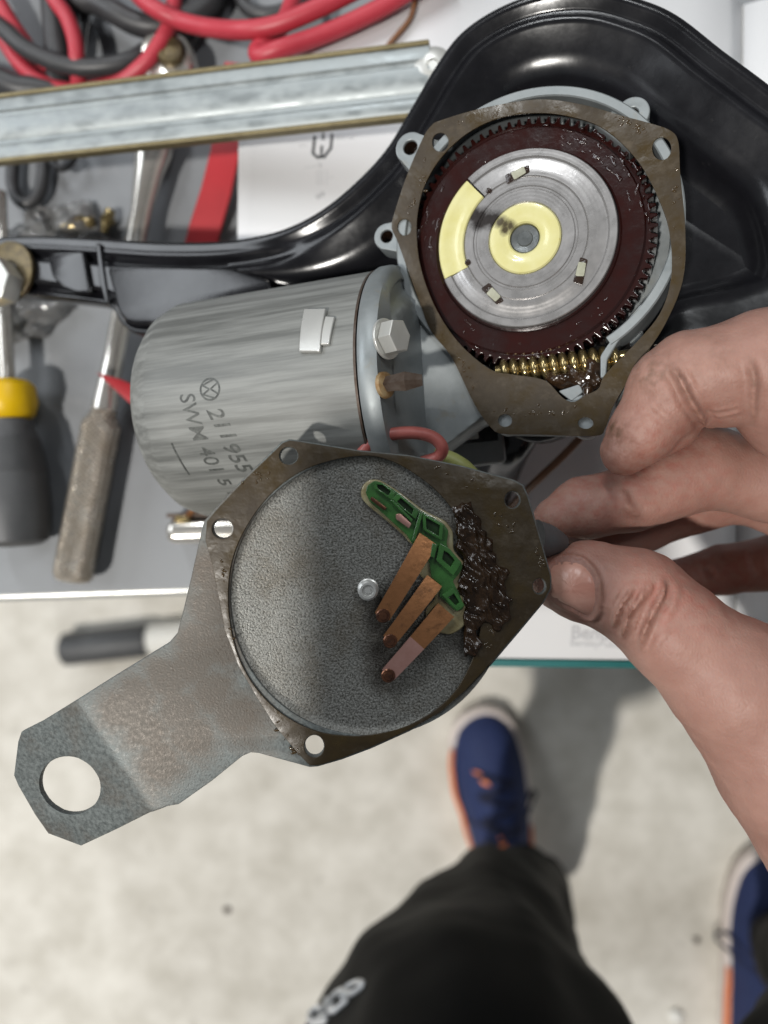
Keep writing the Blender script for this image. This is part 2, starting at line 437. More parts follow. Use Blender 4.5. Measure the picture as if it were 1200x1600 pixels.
M['copper'] = mat('oily_copper', (0.44, 0.20, 0.085), 0.32, 0.8, (0.27, 0.12, 0.05), 420, 0.7, 0.2, 700, 0.0002, rvar=0.12, coat=0.3,
                  col3=(0.05, 0.03, 0.02), n3scale=170, n3lo=0.56, n3hi=0.72, n3amt=0.7)
M['copper_pink'] = mat('bare_copper', (0.55, 0.32, 0.28), 0.35, 0.75, (0.45, 0.24, 0.20), 300, 0.6)
M['contact'] = mat('burnt_contact', (0.20, 0.09, 0.05), 0.3, 0.8, (0.08, 0.04, 0.03), 500, 0.8, 0.3, 900, 0.0003)
M['red_wire'] = mat('red_cable', (0.40, 0.028, 0.045), 0.45, 0, (0.47, 0.045, 0.065), 60, 0.6, 0.1, 800, 0.0002)
M['red_plastic'] = mat('red_plastic', (0.42, 0.025, 0.032), 0.35, 0, (0.35, 0.02, 0.027), 40, 0.6, 0.06, 500, 0.0002,
                       col3=(0.5, 0.16, 0.16), n3scale=60, n3lo=0.68, n3hi=0.75, n3amt=0.4)
M['pink_sleeve'] = mat('faded_red_sleeve', (0.42, 0.13, 0.11), 0.45, 0, (0.34, 0.08, 0.07), 200, 0.7, 0.15, 900, 0.0002)
M['black_wire'] = mat('black_rubber', (0.028, 0.028, 0.030), 0.45, 0, (0.045, 0.045, 0.047), 80, 0.6, 0.1, 900, 0.0002)
M['brown_wire'] = mat('brown_wire', (0.17, 0.075, 0.03), 0.4, 0, (0.22, 0.10, 0.045), 150, 0.6)
M['grey_rubber'] = mat('grey_rubber', (0.055, 0.057, 0.06), 0.5, 0, (0.075, 0.077, 0.08), 90, 0.6, 0.1, 900, 0.0002)
M['yellow_grip'] = mat('yellow_grip', (0.75, 0.47, 0.0), 0.4, 0, (0.68, 0.42, 0.0), 60, 0.6)
M['green_sleeve'] = mat('yellow_green_sleeve', (0.34, 0.36, 0.13), 0.45, 0, (0.28, 0.30, 0.10), 150, 0.6)
M['white'] = mat('white_plastic', (0.78, 0.77, 0.72), 0.5, 0, (0.72, 0.71, 0.66), 40, 0.5)
M['galv'] = mat('galvanised', (0.235, 0.26, 0.265), 0.45, 0.35, (0.34, 0.37, 0.375), 160, 0.8, 0.06, 400, 0.0002, rvar=0.1, stretch=(0.55, 1, 1), detail=2)
M['olive'] = mat('passivated_edge', (0.20, 0.165, 0.085), 0.45, 0.5, (0.15, 0.12, 0.06), 200, 0.7)
M['washer'] = mat('yellow_passivated', (0.15, 0.115, 0.055), 0.4, 0.6, (0.065, 0.05, 0.03), 250, 0.8, 0.2, 900, 0.0002)
M['trouser'] = mat('black_nylon', (0.0022, 0.0023, 0.0024), 0.6, 0, (0.0035, 0.0037, 0.0038), 30, 0.6, 0.25, 2500, 0.0002, spec=0.1)
M['print'] = mat('silver_print', (0.55, 0.56, 0.57), 0.4, 0.2)
M['shoe'] = mat('blue_mesh_fabric', (0.018, 0.035, 0.12), 0.75, 0, (0.010, 0.019, 0.075), 250, 0.7, 0.4, 1200, 0.0006)
M['shoe_dark'] = mat('navy_lace', (0.008, 0.011, 0.035), 0.7, 0, (0.012, 0.016, 0.05), 300, 0.6)
M['sole'] = mat('white_foam', (0.74, 0.66, 0.62), 0.6, 0, (0.68, 0.60, 0.56), 60, 0.5)
M['orange'] = mat('orange_rubber', (0.80, 0.20, 0.04), 0.55, 0, (0.72, 0.18, 0.04), 60, 0.5)
M['nail'] = mat('fingernail', (0.55, 0.33, 0.26), 0.33, 0, (0.40, 0.17, 0.125), 110, 0.7, 0.08, 500, 0.0003, stretch=(0.2, 1, 1))
M['black_plastic'] = mat('black_plastic', (0.012, 0.012, 0.012), 0.18, 0, coat=0.3)
def clear_film():
    m = bpy.data.materials.new('clear_film'); m.use_nodes = True; N = m.node_tree.nodes; Lk = m.node_tree.links
    N.remove(N['Principled BSDF']); out = N['Material Output']
    g = N.new('ShaderNodeBsdfGlossy'); g.inputs['Roughness'].default_value = 0.12; g.inputs['Color'].default_value = (.95, .95, .95, 1)
    t = N.new('ShaderNodeBsdfTransparent'); t.inputs['Color'].default_value = (.93, .93, .92, 1)
    mx = N.new('ShaderNodeMixShader'); fr = N.new('ShaderNodeFresnel'); fr.inputs[0].default_value = 1.9
    Lk.new(fr.outputs[0], mx.inputs[0]); Lk.new(t.outputs[0], mx.inputs[1]); Lk.new(g.outputs[0], mx.inputs[2]); df = N.new('ShaderNodeBsdfDiffuse'); df.inputs[0].default_value = (.8, .8, .8, 1); m2 = N.new('ShaderNodeMixShader'); m2.inputs[0].default_value = 0.16
    Lk.new(mx.outputs[0], m2.inputs[1]); Lk.new(df.outputs[0], m2.inputs[2]); Lk.new(m2.outputs[0], out.inputs[0])
    return m
M['film'] = clear_film()
def knurl_mat():
    m = mat('knurled_steel', (0.58, 0.53, 0.46), 0.3, 0.6, (0.40, 0.34, 0.27), 120, 0.7, rvar=0.1)
    N = m.node_tree.nodes; Lk = m.node_tree.links; b = N['Principled BSDF']
    tc = [n for n in N if n.type == 'TEX_COORD'][0]; prev = None
    for rot in (0.6, -0.6):
        mp = N.new('ShaderNodeMapping'); mp.inputs['Rotation'].default_value = (0, 0, rot); Lk.new(tc.outputs['Object'], mp.inputs[0])
        w = N.new('ShaderNodeTexWave'); w.inputs['Scale'].default_value = 185; w.inputs['Distortion'].default_value = 1.2
        Lk.new(mp.outputs[0], w.inputs['Vector'])
        bp = N.new('ShaderNodeBump'); bp.inputs['Strength'].default_value = 0.9; bp.inputs['Distance'].default_value = 0.0008
        Lk.new(w.outputs['Fac'], bp.inputs['Height'])
        if prev: Lk.new(prev.outputs[0], bp.inputs['Normal'])
        prev = bp
    Lk.new(prev.outputs[0], b.inputs['Normal'])
    return m
M['knurl'] = knurl_mat()
def skin_mat():
    m = mat('skin', (0.265, 0.138, 0.108), 0.5, 0, (0.34, 0.195, 0.155), 55, 0.6, 0, spec=0.32)
    N = m.node_tree.nodes; Lk = m.node_tree.links; b = N['Principled BSDF']
    b.inputs['Subsurface Weight'].default_value = 0.18; b.inputs['Subsurface Radius'].default_value = (1, 0.35, 0.2)
    b.inputs['Subsurface Scale'].default_value = 0.003
    src = b.inputs['Base Color'].links[0].from_socket
    # grime on the fingertips and ruddy patches, stored per vertex
    def over(src, attr, colr):
        a = N.new('ShaderNodeAttribute'); a.attribute_name = attr
        nz = N.new('ShaderNodeTexNoise'); nz.inputs['Scale'].default_value = 420; nz.inputs['Detail'].default_value = 6
        tc = N.new('ShaderNodeTexCoord'); Lk.new(tc.outputs['Object'], nz.inputs['Vector'])
        rp = N.new('ShaderNodeMapRange'); rp.inputs[1].default_value = 0.38; rp.inputs[2].default_value = 0.68; Lk.new(nz.outputs[0], rp.inputs[0])
        ml = N.new('ShaderNodeMath'); ml.operation = 'MULTIPLY'; Lk.new(a.outputs['Fac'], ml.inputs[0]); Lk.new(rp.outputs[0], ml.inputs[1])
        mx = N.new('ShaderNodeMix'); mx.data_type = 'RGBA'; Lk.new(ml.outputs[0], mx.inputs[0]); Lk.new(src, mx.inputs[6]); mx.inputs[7].default_value = (*colr, 1)
        return mx.outputs[2]
    src = over(src, 'ruddy', (0.30, 0.115, 0.088)); src = over(src, 'grime', (0.10, 0.06, 0.035))
    Lk.new(src, b.inputs['Base Color'])
    tc = N.new('ShaderNodeTexCoord')
    v = N.new('ShaderNodeTexVoronoi'); v.inputs['Scale'].default_value = 1000; v.feature = 'DISTANCE_TO_EDGE'
    mp = N.new('ShaderNodeMapping'); mp.inputs['Scale'].default_value = (1, 0.6, 1); mp.inputs['Rotation'].default_value = (0, 0, 0.6)
    Lk.new(tc.outputs['Object'], mp.inputs[0]); Lk.new(mp.outputs[0], v.inputs['Vector'])
    n2 = N.new('ShaderNodeTexNoise'); n2.inputs['Scale'].default_value = 260; n2.inputs['Detail'].default_value = 8; n2.inputs['Roughness'].default_value = 0.7
    Lk.new(tc.outputs['Object'], n2.inputs['Vector'])
    b1 = N.new('ShaderNodeBump'); b1.inputs['Strength'].default_value = 0.35; b1.inputs['Distance'].default_value = 0.0003; Lk.new(v.outputs[0], b1.inputs['Height'])
    b2 = N.new('ShaderNodeBump'); b2.inputs['Strength'].default_value = 0.2; b2.inputs['Distance'].default_value = 0.0009; Lk.new(n2.outputs[0], b2.inputs['Height'])
    Lk.new(b1.outputs[0], b2.inputs['Normal']); Lk.new(b2.outputs[0], b.inputs['Normal'])
    return m
M['skin'] = skin_mat()

# ================================================================== SETTING
GROUND = Plane((0, 0, 0), (1, 0, 0), (0, 1, 0))
o = build('floor', [(-4000, -4000, 0), (4000, -4000, 0), (4000, 4000, 0), (-4000, 4000, 0)], [(0, 1, 2, 3)], M['concrete'], None, None)
tag(o, 'bare pale concrete garage floor with dark stains', None, kind='structure')

BENCH = 350.0
ZB = H-BENCH
e0 = W(0, 942, BENCH); e1 = W(300, 932, BENCH)
ebx = (e1-e0).normalized()
BT = Plane(e0, ebx, (-ebx.y, ebx.x, 0))       # origin on the front edge, +y away from the person
wb = thing('workbench', 'grey sheet-metal workbench top with a rolled front edge, scattered with tools', 'workbench', (e0.x, e0.y, 0))
box('bench_top', BT, -320, 900, 3.5, 640, -28, 0, M['bench'], wb, 1.2)
V, Fc = tube_geo([BT.p(-320, 3.2, -3.2), BT.p(900, 3.2, -3.2)], 3.1, 14)
build('front_edge', V, Fc, M['bright'], wb, 50)
box('apron', BT, -318, 898, 6, 12, -75, -28.4, M['bench'], wb, 0.8)
for (x, y) in ((-290, 40), (860, 40), (-290, 600), (860, 600)):
    box('leg', BT, x-20, x+20, y-20, y+20, -ZB+0.5, -28.4, M['bench'], wb, 1.5)

# ------------------------------------------------------------------ open repair manual on the bench
BD = 308.0
BK = Plane(W(372, 205, BD), W(1172, 30, BD)-W(372, 56, BD), (0, 1, 0))
ex = (W(1035, 1055, BD)-W(775, 1030, BD)); BKang = 0
BK = Plane(W(372, 300, BD), (1, -0.012, 0), (0.012, 1, 0))
bx0, by0 = 0.0, BK.px(772, 1027)[1]
book = thing('repair_manual', 'thick open repair manual with white printed pages and a teal cover under the motor', 'book', W(700, 800, BENCH))
wpg = BK.px(1172, 300)[0]
box('cover', BK, -3, 2*wpg+6, by0-4.2, by0+235, -41.4, -38.5, M['teal'], book, 0.5)
def topcut(x):
    (xa, ya), (xb, yb) = BK.px(372, 112), BK.px(640, 2)
    return ya+(yb-ya)*(x-xa)/(xb-xa)
def page_block(x0, x1, y0, y1, sgn, name):
    V = []; Fc = []; nx = 28; prof = []
    for i in range(nx+1):
        t = i/nx; x = x0+(x1-x0)*t
        g = t if sgn < 0 else 1-t          # 1 at the gutter
        z = -9.0*max(0, (g-0.86)/0.14)**2
        prof.append((x, z))
    ytop = [min(y1, topcut(x)) for x, z in prof]
    for (x, z), yt in zip(prof, ytop): V += [BK.p(x, y0, z), BK.p(x, yt, z), BK.p(x, y0, -38.4), BK.p(x, yt, -38.4)]
    for i in range(nx):
        a = 4*i; b = a+4
        Fc += [(a, b, b+1, a+1), (a+2, a+3, b+3, b+2), (a, a+2, b+2, b), (a+1, b+1, b+3, a+3)]
    Fc += [(0, 1, 3, 2), (4*nx, 4*nx+2, 4*nx+3, 4*nx+1)]
    o = build('page_block', V, Fc, M['page_edge'], book, 30)
    V2 = []; F2 = []
    for k, (x, z) in enumerate(prof): V2 += [BK.p(x, y0-0.2, z+0.18), BK.p(x, ytop[k]+0.2, z+0.18)]
    for i in range(nx): F2.append((2*i, 2*i+2, 2*i+3, 2*i+1))
    s = build('page', V2, F2, M['paper'], o, 40)
    md = s.modifiers.new('thick', 'SOLIDIFY'); md.thickness = 0.0001; md.offset = 1
    return s
pgl = page_block(0, wpg, by0, by0+279, -1, 'l')
page_block(wpg+0.6, 2*wpg, by0, by0+279, 1, 'r')
box('cover_lip', BK, -2.9, 2*wpg+5.9, by0-4.0, by0-0.9, -1.6, -0.2, M['teal'], book, 0.3)
box('cover_edge', BK, -2.9, 2*wpg+5.9, by0-4.05, by0-2.4, -38.4, -1.7, M['teal'], book, 0.3)
def page_text(body, px, py, hpx, m, rot=0.0, bold=0.0, name='printed_text', sx=1.0):
    V, Fc = text_geo(body, hpx*BD/F/0.72, bold)
    ox, oy = BK.px(px, py); c, s = math.cos(rot), math.sin(rot)
    return build(name, [BK.p(ox+x*sx*c-y*s, oy+x*sx*s+y*c, 0.36) for x, y in V], Fc, m, pgl, None)
page_text('Bentley', 891, 997, 21, M['ink_grey'], -0.03, 0.22)
page_text('BentleyPublishers', 890, 1009, 11, M['ink_grey'], -0.03, 0.06)
def page_line(pts, w, m, name='printed_line'):
    P = [Vector(BK.px(*p)) for p in pts]; w = w*BD/F
    V = []; Fc = []
    for i in range(len(P)-1):
        d = (P[i+1]-P[i]).normalized(); n = Vector((-d.y, d.x))*w/2; k = len(V)
        for q in (P[i]-d*w*.3+n, P[i+1]+d*w*.3+n, P[i+1]+d*w*.3-n, P[i]-d*w*.3-n): V.append(BK.p(q.x, q.y, 0.36+0.002*i))
        Fc.append((k, k+1, k+2, k+3))
    return build(name, V, Fc, m, pgl, None)
page_line([(492, 214), (489, 240), (497, 247)], 4.5, M['ink']); page_line([(519, 211), (517, 232), (507, 245)], 4.5, M['ink'])
page_line([(496, 246), (508, 246)], 4, M['ink']); page_line([(503, 229), (502, 246)], 4, M['ink']); page_line([(505, 209), (505, 218)], 3.6, M['ink'])
page_line([(499, 254), (501, 262)], 1.6, M['ink_grey']); page_line([(476, 263), (505, 258)], 1.1, M['ink_faint'])
for x in (496, 500, 504, 511): page_line([(x, 266), (x-1, 290)], 1.0, M['ink_faint'])
page_text('121', 466, 231, 7, M['ink_faint'], 0.05); page_text('31a  a6', 525, 219, 7, M['ink_faint'], 0.05)
page_line([(515, 279), (520, 276)], 1, M['ink_faint']); page_line([(496, 308), (505, 303)], 7, M['ink_grey'])

# ================================================================== WIPER MOTOR
GP = W(826, 372, 207)
tilt, phi = math.radians(18), math.radians(3.6)
AX = Vector((math.cos(tilt)*math.cos(phi), math.cos(tilt)*math.sin(phi), math.sin(tilt)))
NZ = (Vector((0, 0.02, 1))-AX*Vector((0, 0.02, 1)).dot(AX)).normalized()
LY = NZ.cross(AX)
GF = Plane(GP, AX, LY)          # u along the motor axis, v up in the picture, w out of the gear face
L = GF.p
motor = thing('wiper_motor', 'opened grey wiper motor with its gear and worm exposed, lying on the black frame', 'motor', None, frame=GF)

# --- motor can (axis at v=VA, w=WA)
VA, WA = -36.6, -8.0
CR = 35.4
U0, U1 = -122.0, -44.0
prof = [(U0+0.2, 0.01), (U0, 12), (U0+0.6, 20), (U0+2.0, 26), (U0+4.5, 30.5), (U0+8.0, 33.6), (U0+13, 35.4), (U0+19, CR), (U0+40, CR), (U1, CR)]
can = lathe('motor_can', L(0, VA, WA), AX, prof, M['can'], motor, 96, 40, ref=LY)
lathe('seam', L(0, VA, WA), AX, [(U1-0.3, CR-.3), (U1-0.3, CR+0.2), (U1+0.35, CR+0.2), (U1+0.35, CR-.3)], M['rust'], motor, 96, 30, ref=LY)
def on_can(u, th, r=CR):
    """th: angle from straight out (w) towards v-"""
    return L(u, VA+math.sin(-th)*r, WA+math.cos(th)*r)
def can_point(px, py, r=CR):
    """photo pixel -> (u, th) on the can surface"""
    o = CAMP-L(0, VA, WA); d = ray(px, py)
    oy, oz = o.dot(LY), o.dot(NZ); dy, dz = d.dot(LY), d.dot(NZ)
    a = dy*dy+dz*dz; b = 2*(oy*dy+oz*dz); c = oy*oy+oz*oz-r*r
    disc = b*b-4*a*c
    if disc < 0: return None
    t = (-b-math.sqrt(disc))/(2*a); q = o+d*t
    return q.dot(AX), math.atan2(-q.dot(LY), q.dot(NZ))
def can_text(body, px, py, px2, py2, size, bold, name='lettering', spread=1.0):
    V, Fc = text_geo(body, size, bold)
    u0, t0 = can_point(px, py); u1, t1 = can_point(px2, py2)
    Lx = max(x for x, y in V); VV = []
    for x, y in V:
        f = x/Lx; th = t0+(t1-t0)*f; u = u0+(u1-u0)*f+y
        VV.append(on_can(u, th, CR+0.06))
    return build(name, VV, Fc, M['can_text'], can, None)
can_text('SWM 401', 280, 616, 328, 736, 7.0, 0.04)
can_text('211', 322, 640, 346, 684, 7.2, 0.10)
can_text('955', 346, 694, 374, 738, 7.2, 0.10)
can_text('5 1', 338, 748, 357, 772, 5.5, 0.10)
# round emblem: ring, V over W
uc, tcn = can_point(328, 608)
def emblem_stroke(pts, w):
    VV = []; FF = []
    for i in range(len(pts)-1):
        p, q = Vector(pts[i]), Vector(pts[i+1]); d = (q-p).normalized(); n = Vector((-d.y, d.x))*w/2; k = len(VV)
        for s in (p+n, q+n, q-n, p-n): VV.append(on_can(uc+s.y, tcn+s.x/CR, CR+0.07))
        FF.append((k, k+1, k+2, k+3))
    return VV, FF
ev, ef = [], []
for pts, w in ((circle(0, 0, 3.0, 28)+[(3.0, 0)], 0.55), ([(-1.5, 2.4), (0, 0.2), (1.5, 2.4)], 0.5), ([(-2.6, 1.2), (-1.3, -2.3), (0, -0.2), (1.3, -2.3), (2.6, 1.2)], 0.5)):
    v_, f_ = emblem_stroke(pts, w); k = len(ev); ev += v_; ef += [tuple(i+k for i in f) for f in f_]
build('emblem', ev, ef, M['can_text'], can, None)
# stamped slot near the closed end
a_ = can_point(268, 692); b_ = can_point(296, 742)
tube('stamped_slot', [on_can(a_[0]+(b_[0]-a_[0])*t, a_[1]+(b_[1]-a_[1])*t, CR-0.25) for t in [i/8 for i in range(9)]], 0.45, M['can_text'], can, 6)
# folded magnet clip on the can
cl = [can_point(478, 488), can_point(512, 487), can_point(503, 552), can_point(470, 552)]
def can_patch(name, corners, r0, r1, m, parent, n=6):
    V = []; Fc = []
    for r in (r0, r1):
        for i in range(n+1):
            for j in range(n+1):
                s, t = i/n, j/n
                a = [(1-s)*((1-t)*corners[0][k]+t*corners[3][k])+s*((1-t)*corners[1][k]+t*corners[2][k]) for k in (0, 1)]
                V.append(on_can(a[0], a[1], r))
    K = n+1; T = K*K
    for i in range(n):
        for j in range(n):
            Fc += [(i*K+j, (i+1)*K+j, (i+1)*K+j+1, i*K+j+1), (T+i*K+j, T+i*K+j+1, T+(i+1)*K+j+1, T+(i+1)*K+j)]
    for i in range(n):
        Fc += [(i*K, T+i*K, T+(i+1)*K, (i+1)*K), (i*K+n, (i+1)*K+n, T+(i+1)*K+n, T+i*K+n), (i, i+1, T+i+1, T+i), (n*K+i, T+n*K+i, T+n*K+i+1, n*K+i+1)]
    o = build(name, V, Fc, m, parent, 30)
    md = o.modifiers.new('b', 'BEVEL'); md.width = 0.0003; md.segments = 2; md.limit_method = 'ANGLE'
    return o
clip = can_patch('clip', cl, CR-0.2, CR+1.4, M['bright'], can)
can_patch('clip_tab', [can_point(510, 497), can_point(525, 498), can_point(516, 540), can_point(501, 541)], CR-0.2, CR+1.0, M['bright'], clip)

# --- end bell between can and gear case
prof = [(U1+0.7, CR-0.5), (U1+0.8, CR+0.3), (U1+2.0, CR+0.9), (U1+4.5, CR+0.9), (U1+6.3, CR+0.3), (U1+7.2, CR-1.0), (U1+7.4, CR-3.2), (U1+6.6, CR-4.2), (U1+6.8, CR-6),
        (U1+9, CR-9), (U1+16, CR-15), (U1+27, CR-21.5), (U1+40, CR-24), (U1+72, CR-24.5), (U1+73, CR-26), (U1+73, 0.1)]
dense = []
for (t0, r0), (t1, r1) in zip(prof, prof[1:]):
    m_ = max(1, int(math.hypot(t1-t0, r1-r0)/1.2))
    dense += [(t0+(t1-t0)*k_/m_, r0+(r1-r0)*k_/m_) for k_ in range(m_)]
dense.append(prof[-1])
Vb, Fb = lathe_geo(L(0, VA, WA), AX, dense, 120, ref=LY)
for v in Vb:
    q = v-GF.o; u_, w_ = q.dot(AX), q.dot(NZ)
    lim = -1.4 if u_ > -33 else (-1.4+(-33-u_)*5)
    if u_ > U1+6.5 and w_ > lim: v -= NZ*(w_-lim)
    v_ = q.dot(LY); w_ = (v-GF.o).dot(NZ)
    if math.hypot(u_-1.2, v_-2.0) < 38.6 and w_ > -15: v -= NZ*(w_+15)
    elif u_ > -14 and w_ > -14: v -= NZ*(w_+14)
bell = build('end_bell', Vb, Fb, M['zinc'], motor, 40)
def hexbolt(px, py, d, axis, R, h, m, parent, name='bolt', washer=True, wm=None):
    c = W(px, py, d); axis = Vector(axis).normalized()
    pl = Plane(c, axis.cross(Vector((0.2, 1, 0.1))), axis.cross(axis.cross(Vector((0.2, 1, 0.1)))))
    if pl.ez.dot(axis) < 0: pl = Plane(c, pl.ey, pl.ex)
    hexa = [(R*math.cos(math.radians(60*k+12)), R*math.sin(math.radians(60*k+12))) for k in range(6)]
    b = plate(name, pl, hexa, [], 0, h, m, parent, 0.35)
    if washer:
        plate('washer', pl, circle(0, 0, R*1.18), [], -0.9, 0.0, wm or m, b if parent else b, 0.2)
    plate('shank', pl, circle(0, 0, R*0.55, 16), [], -6, -0.9, m, b, 0.1)
    return b
bax = (AX*0.93+NZ*0.36)
def on_wall(px, py, u):
    r = ray(px, py); t = (L(u, 0, 0)-CAMP).dot(AX)/r.dot(AX); return t

hexbolt(606, 529, on_wall(606, 529, -35.5), bax, 4.6, 4.2, M['bright'], motor)
c0 = W(613, 600, on_wall(613, 600, -34.5))
tube('terminal_stud', [c0-AX*3, c0+AX*1.0+NZ*1.0, c0+AX*4+NZ*1.2, c0+AX*8.2+NZ*0.2], [2.0, 2.2, 2.6, 1.5], M['rust'], motor, 5, smooth=20)
lathe('rust_collar', c0-AX*1.5, bax, [(-1, 3.6), (0.0, 3.4), (0.5, 2.6), (0.6, 1.5)], M['rustring'], motor, 24)

# --- gear case
CC = (1.2, 2.0)      # rim centre in (u, v)
case_pl = Plane(L(CC[0], CC[1], 0), AX, LY)
prof = [(-19, 0.1), (-19, 38.5), (-17.5, 39.8), (0.0, 39.8), (0.4, 39.4), (0.4, 37.3), (0.0, 37.0), (-14, 36.6), (-14, 0.1)]
case = lathe('gear_case', case_pl.o, NZ, prof, M['zinc'], motor, 96, 35, ref=LY, a0=math.pi+0.50, a1=3*math.pi-0.62)
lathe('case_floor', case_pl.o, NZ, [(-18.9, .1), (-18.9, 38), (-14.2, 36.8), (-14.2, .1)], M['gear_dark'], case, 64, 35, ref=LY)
def ear(px, py, r, hr, z0, z1, name='ear', tx=None):
    c = GF.px(px, py, z1)
    d = Vector((CC[0]-c[0], CC[1]-c[1])).normalized(); n = Vector((-d.y, d.x)); pts = []
    a0 = math.atan2(-d.y, -d.x)
    for k in range(17):
        a = a0-math.pi/2+math.pi*k/16; pts.append((c[0]+r*math.cos(a), c[1]+r*math.sin(a)))
    q = Vector(c)+d*(r+3.2)
    pts += [tuple(q+n*(-r*1.35) if False else q-n*r*-1.35)] if False else []
    pts += [(c[0]+d.x*(r+4)-n.x*-r*1.5, c[1]+d.y*(r+4)-n.y*-r*1.5)] if False else []
    e1_ = (c[0]+d.x*(r+3.5)+math.cos(a0+math.pi/2)*r*1.4, c[1]+d.y*(r+3.5)+math.sin(a0+math.pi/2)*r*1.4)
    e2_ = (c[0]+d.x*(r+3.5)-math.cos(a0+math.pi/2)*r*1.4, c[1]+d.y*(r+3.5)-math.sin(a0+math.pi/2)*r*1.4)
    pts += [e1_, e2_]
    o = plate(name, GF, pts, [circle(c[0], c[1], hr, 24)], z0, z1, M['zinc'], case, 0.4)
    pf = [(z0+1, hr-0.05), (z0+1, 0.05)]
    lathe('screw_hole', GF.p(c[0], c[1], 0), NZ, [(z1-0.8, hr-0.02), (z1-3, hr-0.25), (z0+1.5, hr-0.25), (z0+1.5, 0.05)], M['gear_dark'], o, 24)
    return o
ear(641, 230, 4.6, 2.1, -9, -0.6); ear(604, 369, 4.0, 1.9, -9, -0.8); ear(989, 176, 4.4, 1.5, -10, -1.2)
ear(790, 655, 4.2, 1.8, -9, -1.2); ear(915, 660, 4.2, 1.8, -9, -1.2)
# lower case around the worm, and the bright wall at its right end
low = [GF.px(*p, -0.3) for p in ((735, 562), (766, 583), (836, 597), (858, 606), (880, 629), (897, 634), (916, 623), (938, 612), (946, 596), (1000, 545), (985, 575), (945, 655), (925, 674), (785, 672), (760, 657))]
plate('worm_chamber', GF, round_poly(low, 1.0), [], -17, -0.3, M['zinc'], case, 0.5)
lowf = [GF.px(*p, -13) for p in ((700, 530), (760, 640), (930, 650), (1000, 560), (960, 500))]
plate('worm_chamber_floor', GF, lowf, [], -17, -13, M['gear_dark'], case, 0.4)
wl = [GF.px(*p, 0) for p in ((938, 556), (958, 526), (1002, 474), (1010, 480), (966, 534), (949, 562), (947, 588), (938, 592))]
plate('worm_wall', GF, round_poly(wl, 0.8), [], -14, 0.2, M['zinc'], case, 0.4)

# --- gear wheel (its centre sits a little left of the case centre)
GC = Plane(L(-1.1, 0.3, 0), AX, LY)
GR = 35.3; NT = 78; gp = []
for k in range(NT):
    a = 2*math.pi*k/NT; st = 2*math.pi/NT
    for f, r in ((0.0, GR-1.9), (0.22, GR-1.7), (0.36, GR), (0.62, GR), (0.78, GR-1.7)): gp.append((r*math.cos(a+f*st), r*math.sin(a+f*st)))
gear = plate('gear_wheel', GC, gp, [circle(0, 0, 5.0, 32)], -10.5, -3.2, M['gear'], motor, 0.25)
rad = math.radians
sector('gear_land', GC, 25.6, 32.3, 0, 2*math.pi, -3.4, -2.3, M['gear'], gear, 96, 0.5)
# contact disc: turned steel, notched where the yellow segment sits
A0, A1 = rad(199), rad(127+360)
disc = sector('contact_disc', GC, 17.2, 25.0, A0, A1, -3.0, 0.0, M['disc'], gear, 110, 0.25, steps=[(18.6, 0.0), (19.4, -0.05), (21.0, -0.45), (22.4, -0.5), (22.9, 0.0)])
sector('contact_disc_hub', GC, 10.1, 17.25, 0, 2*math.pi, -2.8, -0.12, M['disc'], disc, 110, 0.25, steps=[(13.6, -0.12), (13.9, -0.4), (14.4, -0.4), (14.7, -0.12)])
sector('insulator_segment', GC, 17.4, 24.8, rad(128.5), rad(198.5), -3.0, -0.05, M['yellow'], gear, 40, 0.35, steps=[(19.5, -0.05), (20.0, -0.2), (22.0, -0.15), (22.5, 0.0), (23.6, 0.05)])
sector('insulator_ring', GC, 4.2, 10.0, 0, 2*math.pi, -3.0, 0.1, M['yellow'], gear, 72, 0.4, steps=[(6.0, 0.1), (6.3, 0.25), (8.6, 0.25)])
lathe('shaft', GC.o, NZ, [(-12, 4.1), (-1.0, 4.1), (-0.7, 3.8), (-0.9, 2.2), (-0.6, 2.0), (-0.6, 0.05)], M['shaft'], gear, 40, ref=LY)
for (px, py, ang) in ((808, 272, 22), (907, 424, 78), (770, 459, -48)):
    c = Vector(GF.px(px, py)); ca, sa = math.cos(rad(ang)), math.sin(rad(ang))
    def rr(x, y): return (c.x+x*ca-y*sa, c.y+x*sa+y*ca)
    sl = plate('slot', GF, round_poly([rr(-3.7, -1.1), rr(3.2, -1.5), rr(3.9, 0.6), rr(-3.0, 1.6)], 0.5, 3), [], -0.1, 0.16, M['gear_dark'], disc, 0.02)  # flat dark plate on the disc; the recessed look is in its colour
    plate('tab', GF, round_poly([rr(-1.4, -1.2), rr(2.3, -1.2), rr(2.5, 0.9), rr(-1.4, 1.2)], 0.4, 3), [], -0.1, 0.45, M['white_nylon'], sl, 0.12)
for (px, py) in ((764, 298), (731, 410)):
    c = GF.px(px, py); plate('locating_notch', GF, circle(c[0], c[1], 0.9, 14), [], -0.1, 0.08, M['gear_dark'], disc, 0.02)

# --- worm
wo = L(6.0, VA+0.6, -5.4); wpts = []; turns = 11.5; pit = 2.75
V = []; Fc = []; nseg = 28; steps = int(turns*nseg); prof_w = [(-0.50, 2.7), (-0.30, 3.9), (-0.12, 4.3), (0.12, 4.3), (0.30, 3.9), (0.50, 2.7)]
for i in range(steps+1):
    a = 2*math.pi*i/nseg; u = (i/steps-0.5)*turns*pit; d = LY*math.cos(a)+NZ*math.sin(a)
    for t, r in prof_w: V.append(wo+AX*(u+t*pit)+d*r)
K = len(prof_w)
for i in range(steps):
    for k in range(K-1): Fc.append((i*K+k, (i+1)*K+k, (i+1)*K+k+1, i*K+k+1))
worm = build('worm', V, Fc, M['brass'], motor, 40)
lathe('worm_core', wo, AX, [(-18, 2.6), (24, 2.6), (24, 0.1)], M['brass'], worm, 24)

